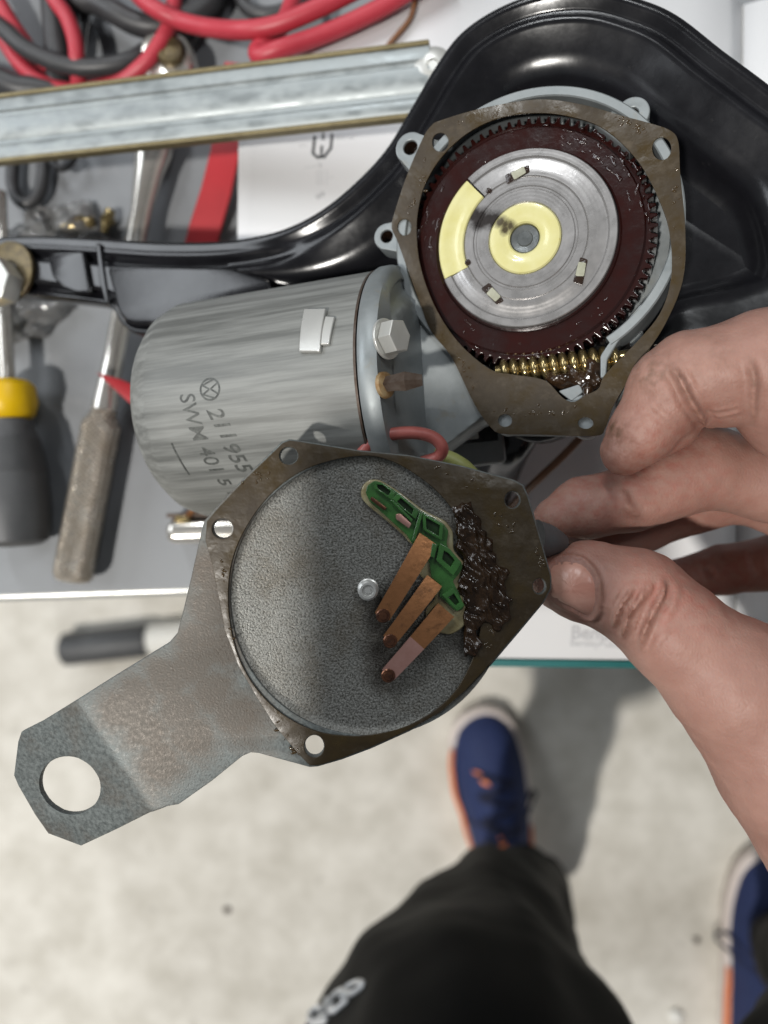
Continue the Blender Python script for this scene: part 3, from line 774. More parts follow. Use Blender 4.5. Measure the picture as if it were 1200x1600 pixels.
# --- grease round the worm
def noisy_blob(name, pts, mat_, parent, lo, hi, res, k=1.2, amp=0.8, freq=0.5):
    f = Field(lo, hi, res)
    for a, b, ra, rb in pts: f.capsule(a, b, ra, rb, k)
    V, Q = f.mesh()
    out = []
    for v in V:
        p = Vector(v.tolist())*freq
        out.append(noise.noise_vector(p)*amp+noise.noise_vector(p*2.7)*amp*0.4)
    V = V+np.array([tuple(q) for q in out])
    return field_object(name, V, Q, mat_, parent)
def bbox(pts, m=6):
    A = np.array([list(p[0]) for p in pts]+[list(p[1]) for p in pts]); return A.min(0)-m, A.max(0)+m
gb = []
rnd = random.Random(3)
for i in range(46):
    t = rnd.random(); px = 852+t*88+rnd.uniform(-8, 8); py = 606-t*14+rnd.uniform(-14, 18)
    if px < 870 and py > 600: py = 590
    c = GF.px(px, py, -2); p = GF.p(c[0], c[1], rnd.uniform(-5.5, -0.8))
    a = rnd.uniform(0, 6.28); q = p+AX*math.cos(a)*rnd.uniform(1, 5)+LY*math.sin(a)*rnd.uniform(0.5, 2.5)+NZ*rnd.uniform(-.6, .6)
    gb.append((p, q, rnd.uniform(0.5, 1.7), rnd.uniform(0.3, 1.1)))
for i in range(14):
    px = rnd.uniform(920, 942); py = rnd.uniform(558, 590); c = GF.px(px, py, -2); p = GF.p(c[0], c[1], rnd.uniform(-5, -1))
    gb.append((p, p+LY*rnd.uniform(-4, 4), rnd.uniform(0.6, 1.4), 0.5))
lo, hi = bbox(gb, 5)
g_ = noisy_blob('worm_grease', gb, M['grease'], motor, lo, hi, 0.35, 1.2, 0.35, 0.55)
c = GF.px(893, 612, -1); cc = [GF.px(*p, -1) for p in ((872, 611), (905, 600), (912, 612), (893, 627))]
plate('case_floor_boss', GF, round_poly(cc, 0.6), [], -3.0, -1.0, M['zinc'], case, 0.3)
# burnt track across the disc from shaft to segment, and wear lines
_bs = []
for (x, y) in ((742, 336), (752, 338), (762, 342), (772, 344), (782, 348), (790, 352), (797, 354), (790, 358), (748, 345)):
    c = GF.px(x, y, 0); _bs.append((c[0]*.001, c[1]*.001, 0.0))
add_stain_and_tone(M['disc'], _bs, 0.0014, 0.0034, (0.030, 0.024, 0.022), 0.95)
add_stain_and_tone(M['yellow'], _bs[4:8], 0.0008, 0.0024, (0.035, 0.024, 0.012), 0.95)
turned(M['yellow'], 240, 0.06)
# beads of grease on the gear land
dz = []
for i in range(120):
    a = rnd.uniform(0, 6.28); r = rnd.uniform(27.2, 33.2); c = (r*math.cos(a), r*math.sin(a))
    if rnd.random() < 0.6:
        a = rad(rnd.choice((62, 38, 165, 20))+rnd.uniform(-16, 16)); c = (r*math.cos(a), r*math.sin(a))
    p = GF.p(c[0], c[1], -2.5); tdir = AX*(-math.sin(a))+LY*math.cos(a)
    dz.append((p-tdir*rnd.uniform(0, 1.2), p+tdir*rnd.uniform(0, 1.2), rnd.uniform(.25, .6), rnd.uniform(.2, .45)))
lo, hi = bbox(dz, 2)
f = Field(lo, hi, 0.35)
for a, b, ra, rb in dz: f.capsule(a, b, ra, rb, 0.3)
Vd, Qd = f.mesh(); field_object('gear_grease', Vd, Qd, M['gear'], gear)

# --- leads and sleeves that belong to the motor
def wire(name, pts, r, m, parent, seg=10, n=8, base=None):
    return tube(name, catmull([W(*p) for p in pts], n), r, m, parent, seg, base)
wire('wire_loop', [(560, 716, 201), (580, 692, 200), (604, 680, 199), (645, 676, 199), (676, 683, 200), (691, 699, 201), (684, 714, 203), (660, 722, 205)], 1.75, M['pink_sleeve'], motor)
wire('earth_sleeve', [(680, 712, 211), (700, 716, 210), (722, 728, 210), (740, 745, 212)], 2.3, M['green_sleeve'], motor, 12)
cn = Plane(W(742, 672, 232), (1, 0.1, 0), (-0.1, 1, 0))
con = box('connector', cn, -8.5, 9, -11, 6, -9, 0, M['zinc'], motor, 1.0)
box('socket', cn, -5.5, 7.0, -4.0, 2.2, -0.1, 0.15, M['black_plastic'], con, 0.05)
box('blade', cn, -4.2, 0.8, -2.8, -0.8, 0.0, 1.4, M['bright'], con, 0.15)

# loose gasket lying on the gear case ------------------------------------------------
GK = 1.0
outer = [(673, 197), (688, 188), (753, 169), (840, 155), (909, 163), (970, 180), (1018, 193), (1048, 204), (1060, 222), (1063, 273), (1071, 360), (1067, 438), (1039, 507), (1005, 559),
         (961, 629), (946, 668), (929, 681), (840, 679), (786, 678), (766, 667), (740, 629), (706, 559), (673, 516), (654, 468), (623, 382), (612, 356), (617, 330), (636, 273), (660, 217)]
hole = [(651, 369), (653, 330), (664, 288), (690, 245), (730, 208), (780, 184), (840, 176), (896, 183), (948, 204), (1000, 256), (1035, 325), (1048, 377), (1048, 438), (1031, 490), (996, 533),
        (961, 568), (942, 590), (935, 607), (914, 618), (896, 628), (879, 621), (857, 598), (836, 590), (800, 585), (766, 577), (723, 542), (693, 503), (671, 460), (656, 412)]
def h2(p): return [tuple(q[:2]) for q in catmull([(x, y, 0) for x, y in p], 5, True)]
hs = [h2(GF.pxs(hole, GK))]
for (x, y, r, ry) in ((688, 222, 13, 15), (1034, 232, 15, 18), (632, 355, 11, 13), (789, 657, 11, 10), (915, 661, 12, 9)):
    hs.append(GF.pxs(circle(x, y, r, 20, ry), GK))
gk = plate('gasket', GF, h2(GF.pxs(outer, GK)), hs, GK-0.5, GK, M['gasket'], None, 0.08, base=GP)
tag(gk, 'oily brown paper gasket lying askew on the open gear case', 'gasket')

rnd = random.Random(21)
def oil_beads(name, pl, z, lines, n, parent, m):
    Vv, Ff = [], []
    bm = bmesh.new(); bmesh.ops.create_icosphere(bm, subdivisions=2, radius=1.0); bm.verts.index_update()
    U = [v.co.copy() for v in bm.verts]; UF = [tuple(v.index for v in f_.verts) for f_ in bm.faces]; bm.free()
    for i in range(n):
        (x0, y0, x1, y1, w) = rnd.choice(lines); t = rnd.random()
        c = pl.px(x0+(x1-x0)*t+rnd.uniform(-w, w), y0+(y1-y0)*t+rnd.uniform(-w, w), z)
        a = rnd.uniform(0, 6.28); r1 = rnd.uniform(.15, .42); r2 = r1*rnd.uniform(1, 2.6); k = len(Vv)
        for q in U:
            x, y = q.x*r2, q.y*r1
            Vv.append(pl.p(c[0]+x*math.cos(a)-y*math.sin(a), c[1]+x*math.sin(a)+y*math.cos(a), z-0.04+q.z*r1*0.55))
        Ff += [tuple(v+k for v in f_) for f_ in UF]
    o_ = build(name, Vv, Ff, m, parent, 80); o_['kind'] = 'stuff'; return o_
M['oil'] = mat('clear_brown_oil', (0.04, 0.026, 0.012), 0.06, 0, (0.06, 0.04, 0.02), 300, 0.6, spec=0.6)
oil_beads('oil_beads', GF, GK, [(664, 250, 660, 300, 5), (648, 310, 640, 330, 6), (960, 185, 1010, 205, 6), (1040, 520, 980, 620, 6), (760, 640, 860, 650, 6), (840, 640, 900, 640, 8), (720, 560, 745, 610, 6), (690, 196, 800, 175, 5), (1055, 260, 1060, 420, 5)], 95, gk, M['oil'])
# ================================================================== BLACK WIPER FRAME
FP = Plane(L(0, 0, -24), AX, LY)
cont = [(-60, 372), (0, 369), (60, 367), (150, 371), (250, 377), (340, 376), (400, 368), (450, 354), (500, 328), (550, 288), (600, 235), (640, 170), (680, 102), (720, 50), (780, 10), (850, -14), (930, -20), (1000, -4),
        (1060, 22), (1130, 76), (1200, 128), (1290, 200), (1340, 300), (1350, 420), (1290, 520), (1180, 560), (1060, 575), (950, 640), (840, 690), (730, 650), (640, 600), (520, 560), (420, 535), (320, 527), (240, 523), (205, 519), (186, 504), (174, 484), (155, 474), (90, 466), (20, 458), (-60, 452)]
C2 = [Vector(q[:2]) for q in catmull([(*FP.px(x, y), 0) for x, y in cont], 6, True)]
NC = len(C2)
cen_up = []
area2 = sum(C2[i].x*C2[(i+1) % NC].y-C2[(i+1) % NC].x*C2[i].y for i in range(NC))
sg = 1 if area2 > 0 else -1
nrm = []
for i in range(NC):
    t = (C2[(i+2) % NC]-C2[i-2]).normalized(); nrm.append(Vector((-t.y, t.x))*sg)
PR_R = [(0.0, -9), (0.0, -1.0), (0.7, 0.4), (2.2, 1.1), (3.8, 0.8), (5.4, -1.2), (6.6, -1.5), (7.6, -0.6), (8.6, 0.5), (10.0, 0.8), (11.2, 0.3), (13.5, -0.8), (18.0, -2.2), (22.0, -3.4), (24.5, -6.5), (26.5, -9.5), (29.5, -10.5)]
PR_A = [(0.0, -9), (0.0, -1.0), (0.5, 0.2), (1.6, 0.6), (3.0, 0.3), (4.4, 0.7), (5.6, 0.9), (6.6, 0.0), (7.6, -1.4), (8.6, -1.6), (9.4, -0.6), (9.9, 0.6), (10.4, 1.1), (11.2, 1.3), (11.8, 1.3), (12.3, 1.3), (12.8, 1.3)]
PR_L = [(0.0, -9), (0.0, -2.0), (0.3, -1.0), (0.9, -0.5), (1.6, -0.5), (2.3, -1.0), (3.0, -1.6), (3.6, -1.8), (4.2, -1.2), (4.7, -0.2), (5.1, 0.7), (5.5, 1.1), (5.9, 1.25), (6.3, 1.3), (6.6, 1.3), (6.9, 1.3), (7.2, 1.3)]
V = []; Fc = []; KP = len(PR_R)
npt = len(cont)
for i in range(NC):
    ci = i/6.0
    # arm (upper edge) 0..6, blend 6..9 into deep pan, pan 9..26, lower arm 30..end
    if ci < 5: wA, wR, wL = 1, 0, 0
    elif ci < 9: t = (ci-5)/4; t = t*t*(3-2*t); wA, wR, wL = 1-t, t, 0
    elif ci < 24: wA, wR, wL = 0, 1, 0
    elif ci < 31: t = (ci-24)/7; t = t*t*(3-2*t); wA, wR, wL = 0, 1-t, t
    elif ci < npt-1: wA, wR, wL = 0, 0, 1
    else: t = ci-(npt-1); wA, wR, wL = t, 0, 1-t
    for k in range(KP):
        d = PR_A[k][0]*wA+PR_R[k][0]*wR+PR_L[k][0]*wL; z = PR_A[k][1]*wA+PR_R[k][1]*wR+PR_L[k][1]*wL
        q = C2[i]+nrm[i]*d; V.append(FP.p(q.x, q.y, z))
for i in range(NC):
    j = (i+1) % NC
    for k in range(KP-1): Fc.append((i*KP+k, j*KP+k, j*KP+k+1, i*KP+k+1))
frame = thing('wiper_bracket', 'black enamelled pressed-steel wiper bracket with a raised rim, carrying the motor', 'bracket', W(700, 500, 300))
fp_ = build('pressed_rim', V, Fc, M['enamel'], frame, 60)
pan = [i*KP+KP-1 for i in range(NC)]
V2 = [V[i] for i in pan]
bm = bmesh.new(); vs = [bm.verts.new(v) for v in V2]
bm.faces.new(vs); bmesh.ops.triangulate(bm, faces=bm.faces[:], ngon_method='EAR_CLIP')
bm.verts.index_update()
Vp = [v.co.copy() for v in bm.verts]; Fp = [tuple(v.index for v in f.verts) for f in bm.faces]; bm.free()
build('pan', Vp, Fp, M['enamel'], frame, 60)
# raised pads pressed into the arm
pad = FP.pxs([(75, 402), (86, 394), (132, 392), (144, 458), (120, 459), (98, 450), (82, 432)], 2.5)
plate('arm_pad', FP, round_poly(pad, 1.6, 5), [], 0.9, 3.0, M['enamel'], frame, 1.0)
rib = FP.pxs([(150, 380), (158, 380), (172, 478), (165, 474), (156, 440)], 1.5)
plate('arm_rib', FP, round_poly(rib, 1.0, 4), [], 0.6, 2.0, M['enamel'], frame, 0.7)
pad2 = FP.pxs([(166, 414), (360, 417), (425, 440), (420, 510), (240, 507), (200, 505), (186, 490)], 3)
plate('arm_panel', FP, round_poly(pad2, 3.5, 6), [], 0.8, 3.4, M['enamel'], frame, 1.3)
# mounting leg behind the gear case, seen between case and cover
lg = catmull([W(806, 660, 240), W(795, 690, 245), W(783, 722, 262), W(768, 770, 290), W(760, 810, 306)], 6)
tube('mounting_leg', lg, [9.5, 9.5, 9.2, 9, 8.6, 8.4, 8.2, 8, 8, 8, 8, 8, 8, 8, 8, 8, 8, 8, 8, 8, 8, 8, 8, 8, 8][:len(lg)], M['enamel'], frame, 24)
# spindle nut and washer at the end of the arm
sp = Plane(FP.p(*FP.px(14, 424, 3), 3.0), AX, LY)
spn = plate('washer', sp, circle(0, 0, 11.8, 36), [circle(0, 0, 4, 20)], -1.6, 0.6, M['washer'], frame, 0.4)
sp2 = Plane(FP.p(*FP.px(-7, 440, 9), 3.4), AX, LY)
plate('nut', sp2, [(9.2*math.cos(rad(60*k+4)), 9.2*math.sin(rad(60*k+4))) for k in range(6)], [], 0.3, 8.5, M['bright'], frame, 0.6)

# ================================================================== GALVANISED LINKAGE RAIL
pa, pb = W(-60, 208, 300), W(672, 122, 268)
rax = (pb-pa).normalized(); rn = (Vector((0, 0, 1))-rax*rax.z).normalized(); ry = rn.cross(rax)
RP = Plane(pa, rax, ry); RL = (pb-pa).length
rail = thing('linkage_rail', 'galvanised steel linkage rail with brownish edges, crossing above the ratchet', 'rail', None, frame=RP)
sec = [(-12, 0.0), (-10.8, 0.5), (-7.6, 0.9), (-6.8, 0.4), (-6.0, -0.6), (-4.6, -0.7), (-3.6, 0.1), (0.5, 0.7), (4.2, 0.5), (5.0, -0.3), (6.2, -0.2), (7.0, 0.7), (10.6, 0.6), (12, 0.0)]
V = []; Fc = []; NS = 30; K = len(sec)
for i in range(NS+1):
    u = RL*i/NS
    for (y, z) in sec: V.append(RP.p(u, y, z))
    for (y, z) in sec: V.append(RP.p(u, y, z-1.4))
for i in range(NS):
    a = i*2*K; b = a+2*K
    for k in range(K-1): Fc += [(a+k, b+k, b+k+1, a+k+1), (a+K+k, a+K+k+1, b+K+k+1, b+K+k)]
    Fc += [(a, a+K, b+K, b), (a+K-1, b+K-1, b+2*K-1, a+2*K-1)]
Fc += [tuple(list(range(K))+list(range(2*K-1, K-1, -1))), tuple(NS*2*K+k for k in list(range(K))+list(range(2*K-1, K-1, -1)))]
build('web', V, Fc, M['galv'], rail, 40)
for s in (-1, 1):
    box('flange', RP, 0, RL, s*12.9-0.85, s*12.9+0.85, -3.2, 0.9, M['olive'], rail, 0.4)
ec = RP.p(RL+1, 4.5, -1)
lathe('end_boss', ec-rn*8, rn, [(0, 7.5), (6, 7.8), (8.5, 7.2), (9.6, 5.0), (9.9, 2.2), (9.3, 1.8), (9.3, .05)], M['bright'], rail, 32)

# ================================================================== COVER PLATE HELD IN THE HAND
PD = 187.0
CP = Plane(W(576, 930, PD), (1, 0, -0.012), (0, 1, 0.03))
cover = thing('gear_cover', 'zinc gear cover plate with brown gasket, green contact holder and holed ear', 'cover plate', None, frame=CP)
holes_px = [(451, 712, 14, 13), (348, 826, 16, 15), (491, 1166, 15, 17), (801, 781, 12, 13), (843, 916, 10, 12)]
edge = [(440, 690), (452, 686), (480, 690), (560, 703), (640, 711), (720, 727), (802, 749), (818, 757), (826, 775), (845, 840), (862, 900), (862, 920), (850, 942), (810, 990), (770, 1037), (730, 1080), (690, 1115), (640, 1143),
        (580, 1170), (535, 1187), (497, 1198), (484, 1199), (440, 1187), (404, 1177), (392, 1176), (378, 1182), (330, 1221), (279, 1257), (262, 1260), (234, 1270), (180, 1300), (121, 1331), (67, 1314), (46, 1284), (20, 1238), (13, 1221),
        (22, 1165), (28, 1149), (60, 1132), (165, 1065), (264, 1004), (277, 989), (287, 950), (299, 900), (310, 850), (318, 815), (335, 795), (380, 748)]
bigh = [(105+50*math.cos(a)*(0.985 if abs(math.cos(a-2.4)) > .93 else 1), 1233+47.5*math.sin(a)*(0.985 if abs(math.cos(a-2.4)) > .93 else 1)) for a in [2*math.pi*k/40 for k in range(40)]]
dish_c = (576, 930); DRX = 217
circ = CP.pxs(circle(576, 931, 216.5, 90, 218), 0)
th0 = -2.4
def unbend(p):
    ax_, ay_, bx_, by_ = 128, 1108, 238, 1266
    nx_, ny_ = -(by_-ay_), (bx_-ax_); l_ = math.hypot(nx_, ny_); s_ = ((p[0]-ax_)*nx_+(p[1]-ay_)*ny_)/l_
    if s_ <= 0: return p
    k_ = 1+s_*0.162*math.tan(math.radians(24))/187; return (600+(p[0]-600)*k_, 800+(p[1]-800)*k_)
edge = [unbend(p) for p in edge]; bigh = [unbend(p) for p in bigh]
V, Fc = plate_mesh(CP, [tuple(q) for q in CP.pxs(edge)], [CP.pxs(bigh), circ]+[CP.pxs(circle(x, y, rx, 22, ry)) for x, y, rx, ry in holes_px], th0, 0, 0.3)
# bend the ear: everything past the bend line tips away from the camera
bl0, bl1 = Vector(CP.px(128, 1108)), Vector(CP.px(238, 1266))
bdir = (bl1-bl0).normalized(); bnm = Vector((bdir.y, -bdir.x))
if (Vector(CP.px(100, 1230))-bl0).dot(bnm) < 0: bnm = -bnm
me = bpy.data.meshes.new('plate'); inv = MW[cover.name].inverted()
me.from_pydata([inv @ (v*0.001) for v in V], [], Fc)
bm = bmesh.new(); bm.from_mesh(me); bmesh.ops.remove_doubles(bm, verts=bm.verts, dist=1e-6)
for off in (-1.6, -0.8, 0.0, 0.8, 1.6):
    p0 = bl0+bnm*off
    bmesh.ops.bisect_plane(bm, geom=bm.verts[:]+bm.edges[:]+bm.faces[:], plane_co=(p0.x*.001, p0.y*.001, 0), plane_no=(bnm.x, bnm.y, 0))
ang = math.radians(24)
for v in bm.verts:
    s = ((Vector((v.co.x, v.co.y))*1000-bl0).dot(bnm))
    if s > -1.6:
        t = min((s+1.6)/3.2, 1); d = s if s > 1.6 else (s+1.6)*0.5*t
        v.co.z -= max(d, 0)*math.tan(ang)*0.001
bmesh.ops.recalc_face_normals(bm, faces=bm.faces); bm.to_mesh(me); bm.free()
pl_o = link_mesh('plate', me, M['plate'], cover, 30)
_np = []
for (x, y) in ((215, 1090), (260, 1060), (300, 1040), (330, 1080), (280, 1110), (230, 1140), (310, 1000), (330, 950), (335, 900), (370, 1120), (190, 1110), (250, 1190), (300, 1150), (345, 1010)):
    c = CP.px(x, y, 0); _np.append((c[0]*.001, c[1]*.001, 0.0))
add_stain_and_tone(M['plate'], _np, 0.004, 0.010, (0.075, 0.053, 0.036), 0.7)
# shallow dish inside the gasket
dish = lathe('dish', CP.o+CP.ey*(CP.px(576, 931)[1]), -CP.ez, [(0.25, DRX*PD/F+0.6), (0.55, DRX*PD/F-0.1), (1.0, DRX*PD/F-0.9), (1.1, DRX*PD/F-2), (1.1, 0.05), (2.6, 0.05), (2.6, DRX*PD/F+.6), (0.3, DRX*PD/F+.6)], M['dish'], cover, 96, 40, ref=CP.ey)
_dish_dark = []
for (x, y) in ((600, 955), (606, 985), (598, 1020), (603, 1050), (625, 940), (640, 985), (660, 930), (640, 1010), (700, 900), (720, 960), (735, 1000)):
    c = CP.px(x, y, -1.1); _dish_dark.append((c[0]*.001, c[1]*.001, -0.0011))
add_stain_and_tone(M['dish'], _dish_dark, 0.002, 0.0075, (0.022, 0.018, 0.014), 0.85)  # dish colour darker below and around the contact arms
# gasket
g_in = [(570, 712), (520, 719), (470, 737), (425, 770), (390, 815), (366, 865), (357, 915), (359, 970), (372, 1025), (400, 1075), (440, 1115), (490, 1141), (540, 1150), (590, 1147), (640, 1133), (690, 1102), (722, 1064), (748, 1000), (752, 930), (744, 860), (712, 803), (680, 765), (640, 735), (605, 718)]
g_out = [(442, 692), (453, 688), (480, 692), (560, 705), (640, 713), (720, 729), (801, 751), (816, 759), (824, 776), (843, 841), (860, 900), (860, 919), (848, 941), (808, 988), (768, 1035), (728, 1078), (688, 1113), (638, 1141),
         (578, 1168), (533, 1185), (497, 1196), (484, 1196), (466, 1178), (430, 1135), (400, 1088), (372, 1040), (351, 985), (341, 930), (331, 880), (321, 845), (323, 815), (338, 797), (382, 750)]
plate('gasket', CP, [tuple(q) for q in CP.pxs(g_out, .6)], [h2(CP.pxs(g_in, .6))]+[CP.pxs(circle(x, y, rx+1, 22, ry+1), .6) for x, y, rx, ry in holes_px], 0.05, 0.6, M['gasket'], cover, 0.12)
# pivot pin
pc = CP.px(575, 922, 1.5)
lathe('pivot_pin', CP.p(pc[0], pc[1], -1.2), CP.ez, [(0, 2.7), (1.0, 2.7), (1.2, 2.2), (2.4, 2.2), (2.6, 2.5), (3.8, 2.5), (4.2, 2.0), (4.2, 1.5), (3.7, 1.3), (3.7, 0.9), (4.0, 0.7), (4.0, 0.05)], M['bright'], cover, 32)
oil_beads('oil_beads', CP, 0.6, [(680, 735, 760, 760, 10), (770, 800, 800, 830, 10), (780, 960, 760, 1010, 8), (345, 860, 365, 1010, 3), (430, 1130, 470, 1180, 5), (380, 760, 430, 730, 8), (840, 860, 850, 890, 4)], 70, cover, M['oil'])
# contact holder ------------------------------------------------
def c5(pts): return [(540+x/3.333, 680+y/3.333) for x, y in pts]
holder = plate('contact_holder', CP, round_poly(CP.pxs(c5([(112, 262), (150, 236), (190, 246), (265, 292), (388, 392), (412, 404), (512, 462), (538, 498), (528, 570), (548, 612), (604, 660), (612, 690), (590, 728), (560, 762), (590, 820), (620, 890), (612, 912), (572, 918), (520, 866), (488, 842), (500, 790), (448, 742), (436, 660), (396, 600), (348, 566), (318, 520), (230, 440), (128, 350), (104, 300)]), 2.5), 0.5), [], 0.4, 1.8, M['green'], cover, 0.15)
base_poly = c5([(78, 300), (88, 262), (120, 232), (175, 230), (275, 290), (400, 388), (520, 446), (560, 500), (560, 560), (562, 600), (622, 670), (636, 730), (618, 800), (640, 900), (640, 960), (600, 1010), (545, 1040), (470, 1025), (440, 980), (415, 940), (420, 900), (470, 850), (455, 760), (395, 745), (380, 700), (420, 640), (390, 590), (330, 560), (310, 530), (220, 450), (120, 370), (86, 335)])
plate('resin_base', CP, round_poly(CP.pxs(base_poly, 0), 1.2), [], -1.2, 0.6, M['resin'], holder, 0.5)
def cell(q, f=0.62, z1=3.3):
    P = CP.pxs(c5(q), 2.4); cx = sum(p[0] for p in P)/len(P); cy = sum(p[1] for p in P)/len(P)
    inn = [(cx+(p[0]-cx)*f, cy+(p[1]-cy)*f) for p in P]
    plate('cell_wall', CP, round_poly(P, 0.35, 3), [inn], 1.75, z1, M['green'], holder, 0.12)
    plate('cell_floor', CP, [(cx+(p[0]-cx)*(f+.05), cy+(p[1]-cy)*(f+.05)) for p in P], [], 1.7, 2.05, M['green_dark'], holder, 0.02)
cell([(140, 240), (188, 246), (262, 300), (240, 338), (150, 276)], 0.6)
cell([(240, 330), (272, 300), (380, 394), (366, 438), (300, 388)], 0.62)
cell([(398, 402), (510, 466), (500, 548), (404, 492)], 0.66)
cell([(490, 560), (540, 590), (602, 662), (560, 730), (470, 650)], 0.5)
cell([(500, 830), (560, 790), (618, 884), (580, 914)], 0.5)
for q in ([(232, 338), (242, 334), (352, 440), (342, 452)], [(384, 404), (402, 410), (360, 556), (344, 548)], [(452, 560), (478, 570), (462, 640), (440, 630)]):
    plate('rib', CP, round_poly(CP.pxs(c5(q), 3), 0.25, 3), [], 1.7, 3.5, M['green'], holder, 0.12)
for q in ([(262, 412), (286, 408), (345, 462), (330, 486), (262, 436)], [(135, 318), (215, 378), (205, 394), (128, 336)]):
    plate('terminal', CP, round_poly(CP.pxs(c5(q), 3), 0.3, 3), [], 1.7, 3.0, M['copper_pink'] if q[0][0] > 200 else M['contact'], holder, 0.15)
def arm(base0, base1, tip1, tip0, tipc, zb, zt, m, tipm=None, m2=None, split=0.5):
    """copper spring strip: base corners, tip corners (crop pixels), heights in mm"""
    N = 12; V = []; Fc = []
    bl = [Vector(CP.px(*c5([p])[0], zb)) for p in (base0, base1)]; tl = [Vector(CP.px(*c5([p])[0], zt)) for p in (tip0, tip1)]
    for i in range(N+1):
        t = i/N; z = zb+(zt-zb)*t+0.7*math.sin(math.pi*t)*0.6
        for a, b in zip(bl, tl):
            q = a*(1-t)+b*t
            V += [CP.p(q.x, q.y, z), CP.p(q.x, q.y, z-0.45)]
    for i in range(N):
        a = 4*i; b = a+4
        Fc += [(a, a+2, b+2, b), (a+1, b+1, b+3, a+3), (a, b, b+1, a+1), (a+2, a+3, b+3, b+2)]
    Fc += [(0, 1, 3, 2), (4*N, 4*N+2, 4*N+3, 4*N+1)]
    o = build('contact_arm', V, Fc, m, cover, 30)
    if m2:
        o.data.materials.append(m2)
        for p in o.data.polygons:
            q = sum((Vector(o.data.vertices[i].co[:2]) for i in p.vertices), Vector((0, 0)))/len(p.vertices)*1000
            t = (q-(bl[0]+bl[1])/2).dot((tl[0]+tl[1]-bl[0]-bl[1])/2)/((tl[0]+tl[1]-bl[0]-bl[1])/2).length_squared
            if t > split: p.material_index = 1
    tc_ = CP.px(*c5([tipc])[0], zt)
    lathe('contact_rivet', CP.p(tc_[0], tc_[1], zt-1.6), CP.ez, [(0, 1.4), (0.9, 1.75), (1.75, 1.75), (1.95, 1.5), (1.95, 1.15), (2.15, 1.0), (2.15, 0.05)], tipm or M['contact'], o, 24)
    # the darker patches below the strips are in the dish colour
    return o
arm((385, 508), (478, 572), (228, 966), (152, 926), (195, 940), 3.0, 5.0, M['copper'])
arm((425, 728), (502, 788), (262, 1088), (196, 1046), (232, 1072), 3.0, 5.0, M['copper'])
arm((482, 874), (566, 946), (250, 1278), (190, 1222), (222, 1252), 2.6, 4.4, M['copper'], None, M['copper_pink'], 0.50)
# grease clump where the gasket meets the holder
gb = []
rnd = random.Random(11)
def c5p(x, y, z): c = CP.px(*c5([(x, y)])[0], z); return CP.p(c[0], c[1], z)
for i in range(80):
    t = rnd.random()
    x = 640+t*110+rnd.uniform(-60, 75)*(0.4+t*0.8); y = 500+t*420+rnd.uniform(-30, 40)
    p = c5p(x, y, rnd.uniform(0.2, 1.1)); a = rnd.uniform(0, 6.28); ln = rnd.uniform(1, 7)
    gb.append((p, p+Vector((math.cos(a)*ln*0.7, math.sin(a)*ln, rnd.uniform(-.3, .5))), rnd.uniform(0.5, 0.9), rnd.uniform(0.35, 0.7)))
for i in range(90):
    t = rnd.random(); x = 615+t*150+rnd.uniform(-30, 110)*min(1, 1.4*t*(1.25-t)+0.25); y = 500+t*440+rnd.uniform(-40, 40)
    p = c5p(x, y, rnd.uniform(-0.2, 0.5)); a = rnd.uniform(0, 6.28); ln = rnd.uniform(1, 5)
    gb.append((p, p+Vector((math.cos(a)*ln*0.7, math.sin(a)*ln, 0)), rnd.uniform(0.6, 1.3), rnd.uniform(0.4, 0.9)))
for i in range(22):
    p = c5p(rnd.uniform(630, 700), rnd.uniform(900, 1130), rnd.uniform(0.2, 0.8)); gb.append((p, p+Vector((rnd.uniform(-1, 1), rnd.uniform(-4, 2), 0)), rnd.uniform(.3, .8), rnd.uniform(.1, .4)))
for i in range(16):
    p = c5p(rnd.uniform(570, 650), rnd.uniform(370, 440)+0, 0.5); gb.append((p, p+Vector((rnd.uniform(-2, 2), rnd.uniform(-2, 2), 0)), rnd.uniform(.2, .5), rnd.uniform(.1, .3)))
lo, hi = bbox(gb, 4)
gc = noisy_blob('grease_clump', gb, M['grease'], cover, lo, hi, 0.33, 1.7, 0.14, 0.5)
for v in gc.data.vertices:
    z = v.co.z*1000; p = v.co*1000
    if z > 0.55:
        sx_, sy_ = p.x*0.85+p.y*0.52, -p.x*0.52+p.y*0.85       # the cover was twisted off: drag marks one way
        wx_ = noise.noise(Vector((p.x*0.25, p.y*0.25, 3.0)))*1.6
        r_ = 1-abs(noise.noise(Vector((sx_*0.75+wx_, sy_*0.16, 2.0)))); r2_ = 1-abs(noise.noise(Vector((sx_*1.7+wx_, sy_*0.35, 7.0))))
        k_ = min(1, (z-.55)*1.2)
        v.co.z = (0.58+(z-0.58)*0.2+0.95*(r_**4)*k_+0.35*(r2_**3)*k_)*0.001
# stepped lead-out and cable leaving behind the plate towards the fingertips
lead = catmull([W(835, 842, 194), W(862, 846, 196), W(884, 853, 199), W(915, 858, 203), W(960, 868, 210), W(1020, 885, 222)], 5)
tube('lead_grommet', lead[:9], [5.2, 5.0, 4.8, 4.6, 4.4, 4.0, 3.6, 3.2, 3.0], M['grey_rubber'], cover, 16)
tube('lead', lead[7:], 2.6, M['black_plastic'], cover, 12)

# ================================================================== PERSON: right hand, trousers, shoes
person = thing('person', 'person in black trousers and blue running shoes, bare right hand holding the cover plate', 'person', (0.0+200, -560, 0))
hf = Field((36, -165, H-266), (165, 60, H-168), 0.66)
def cap(a, b, ra, rb, k=2.5): hf.capsule(W(*a), W(*b), ra, rb, k)
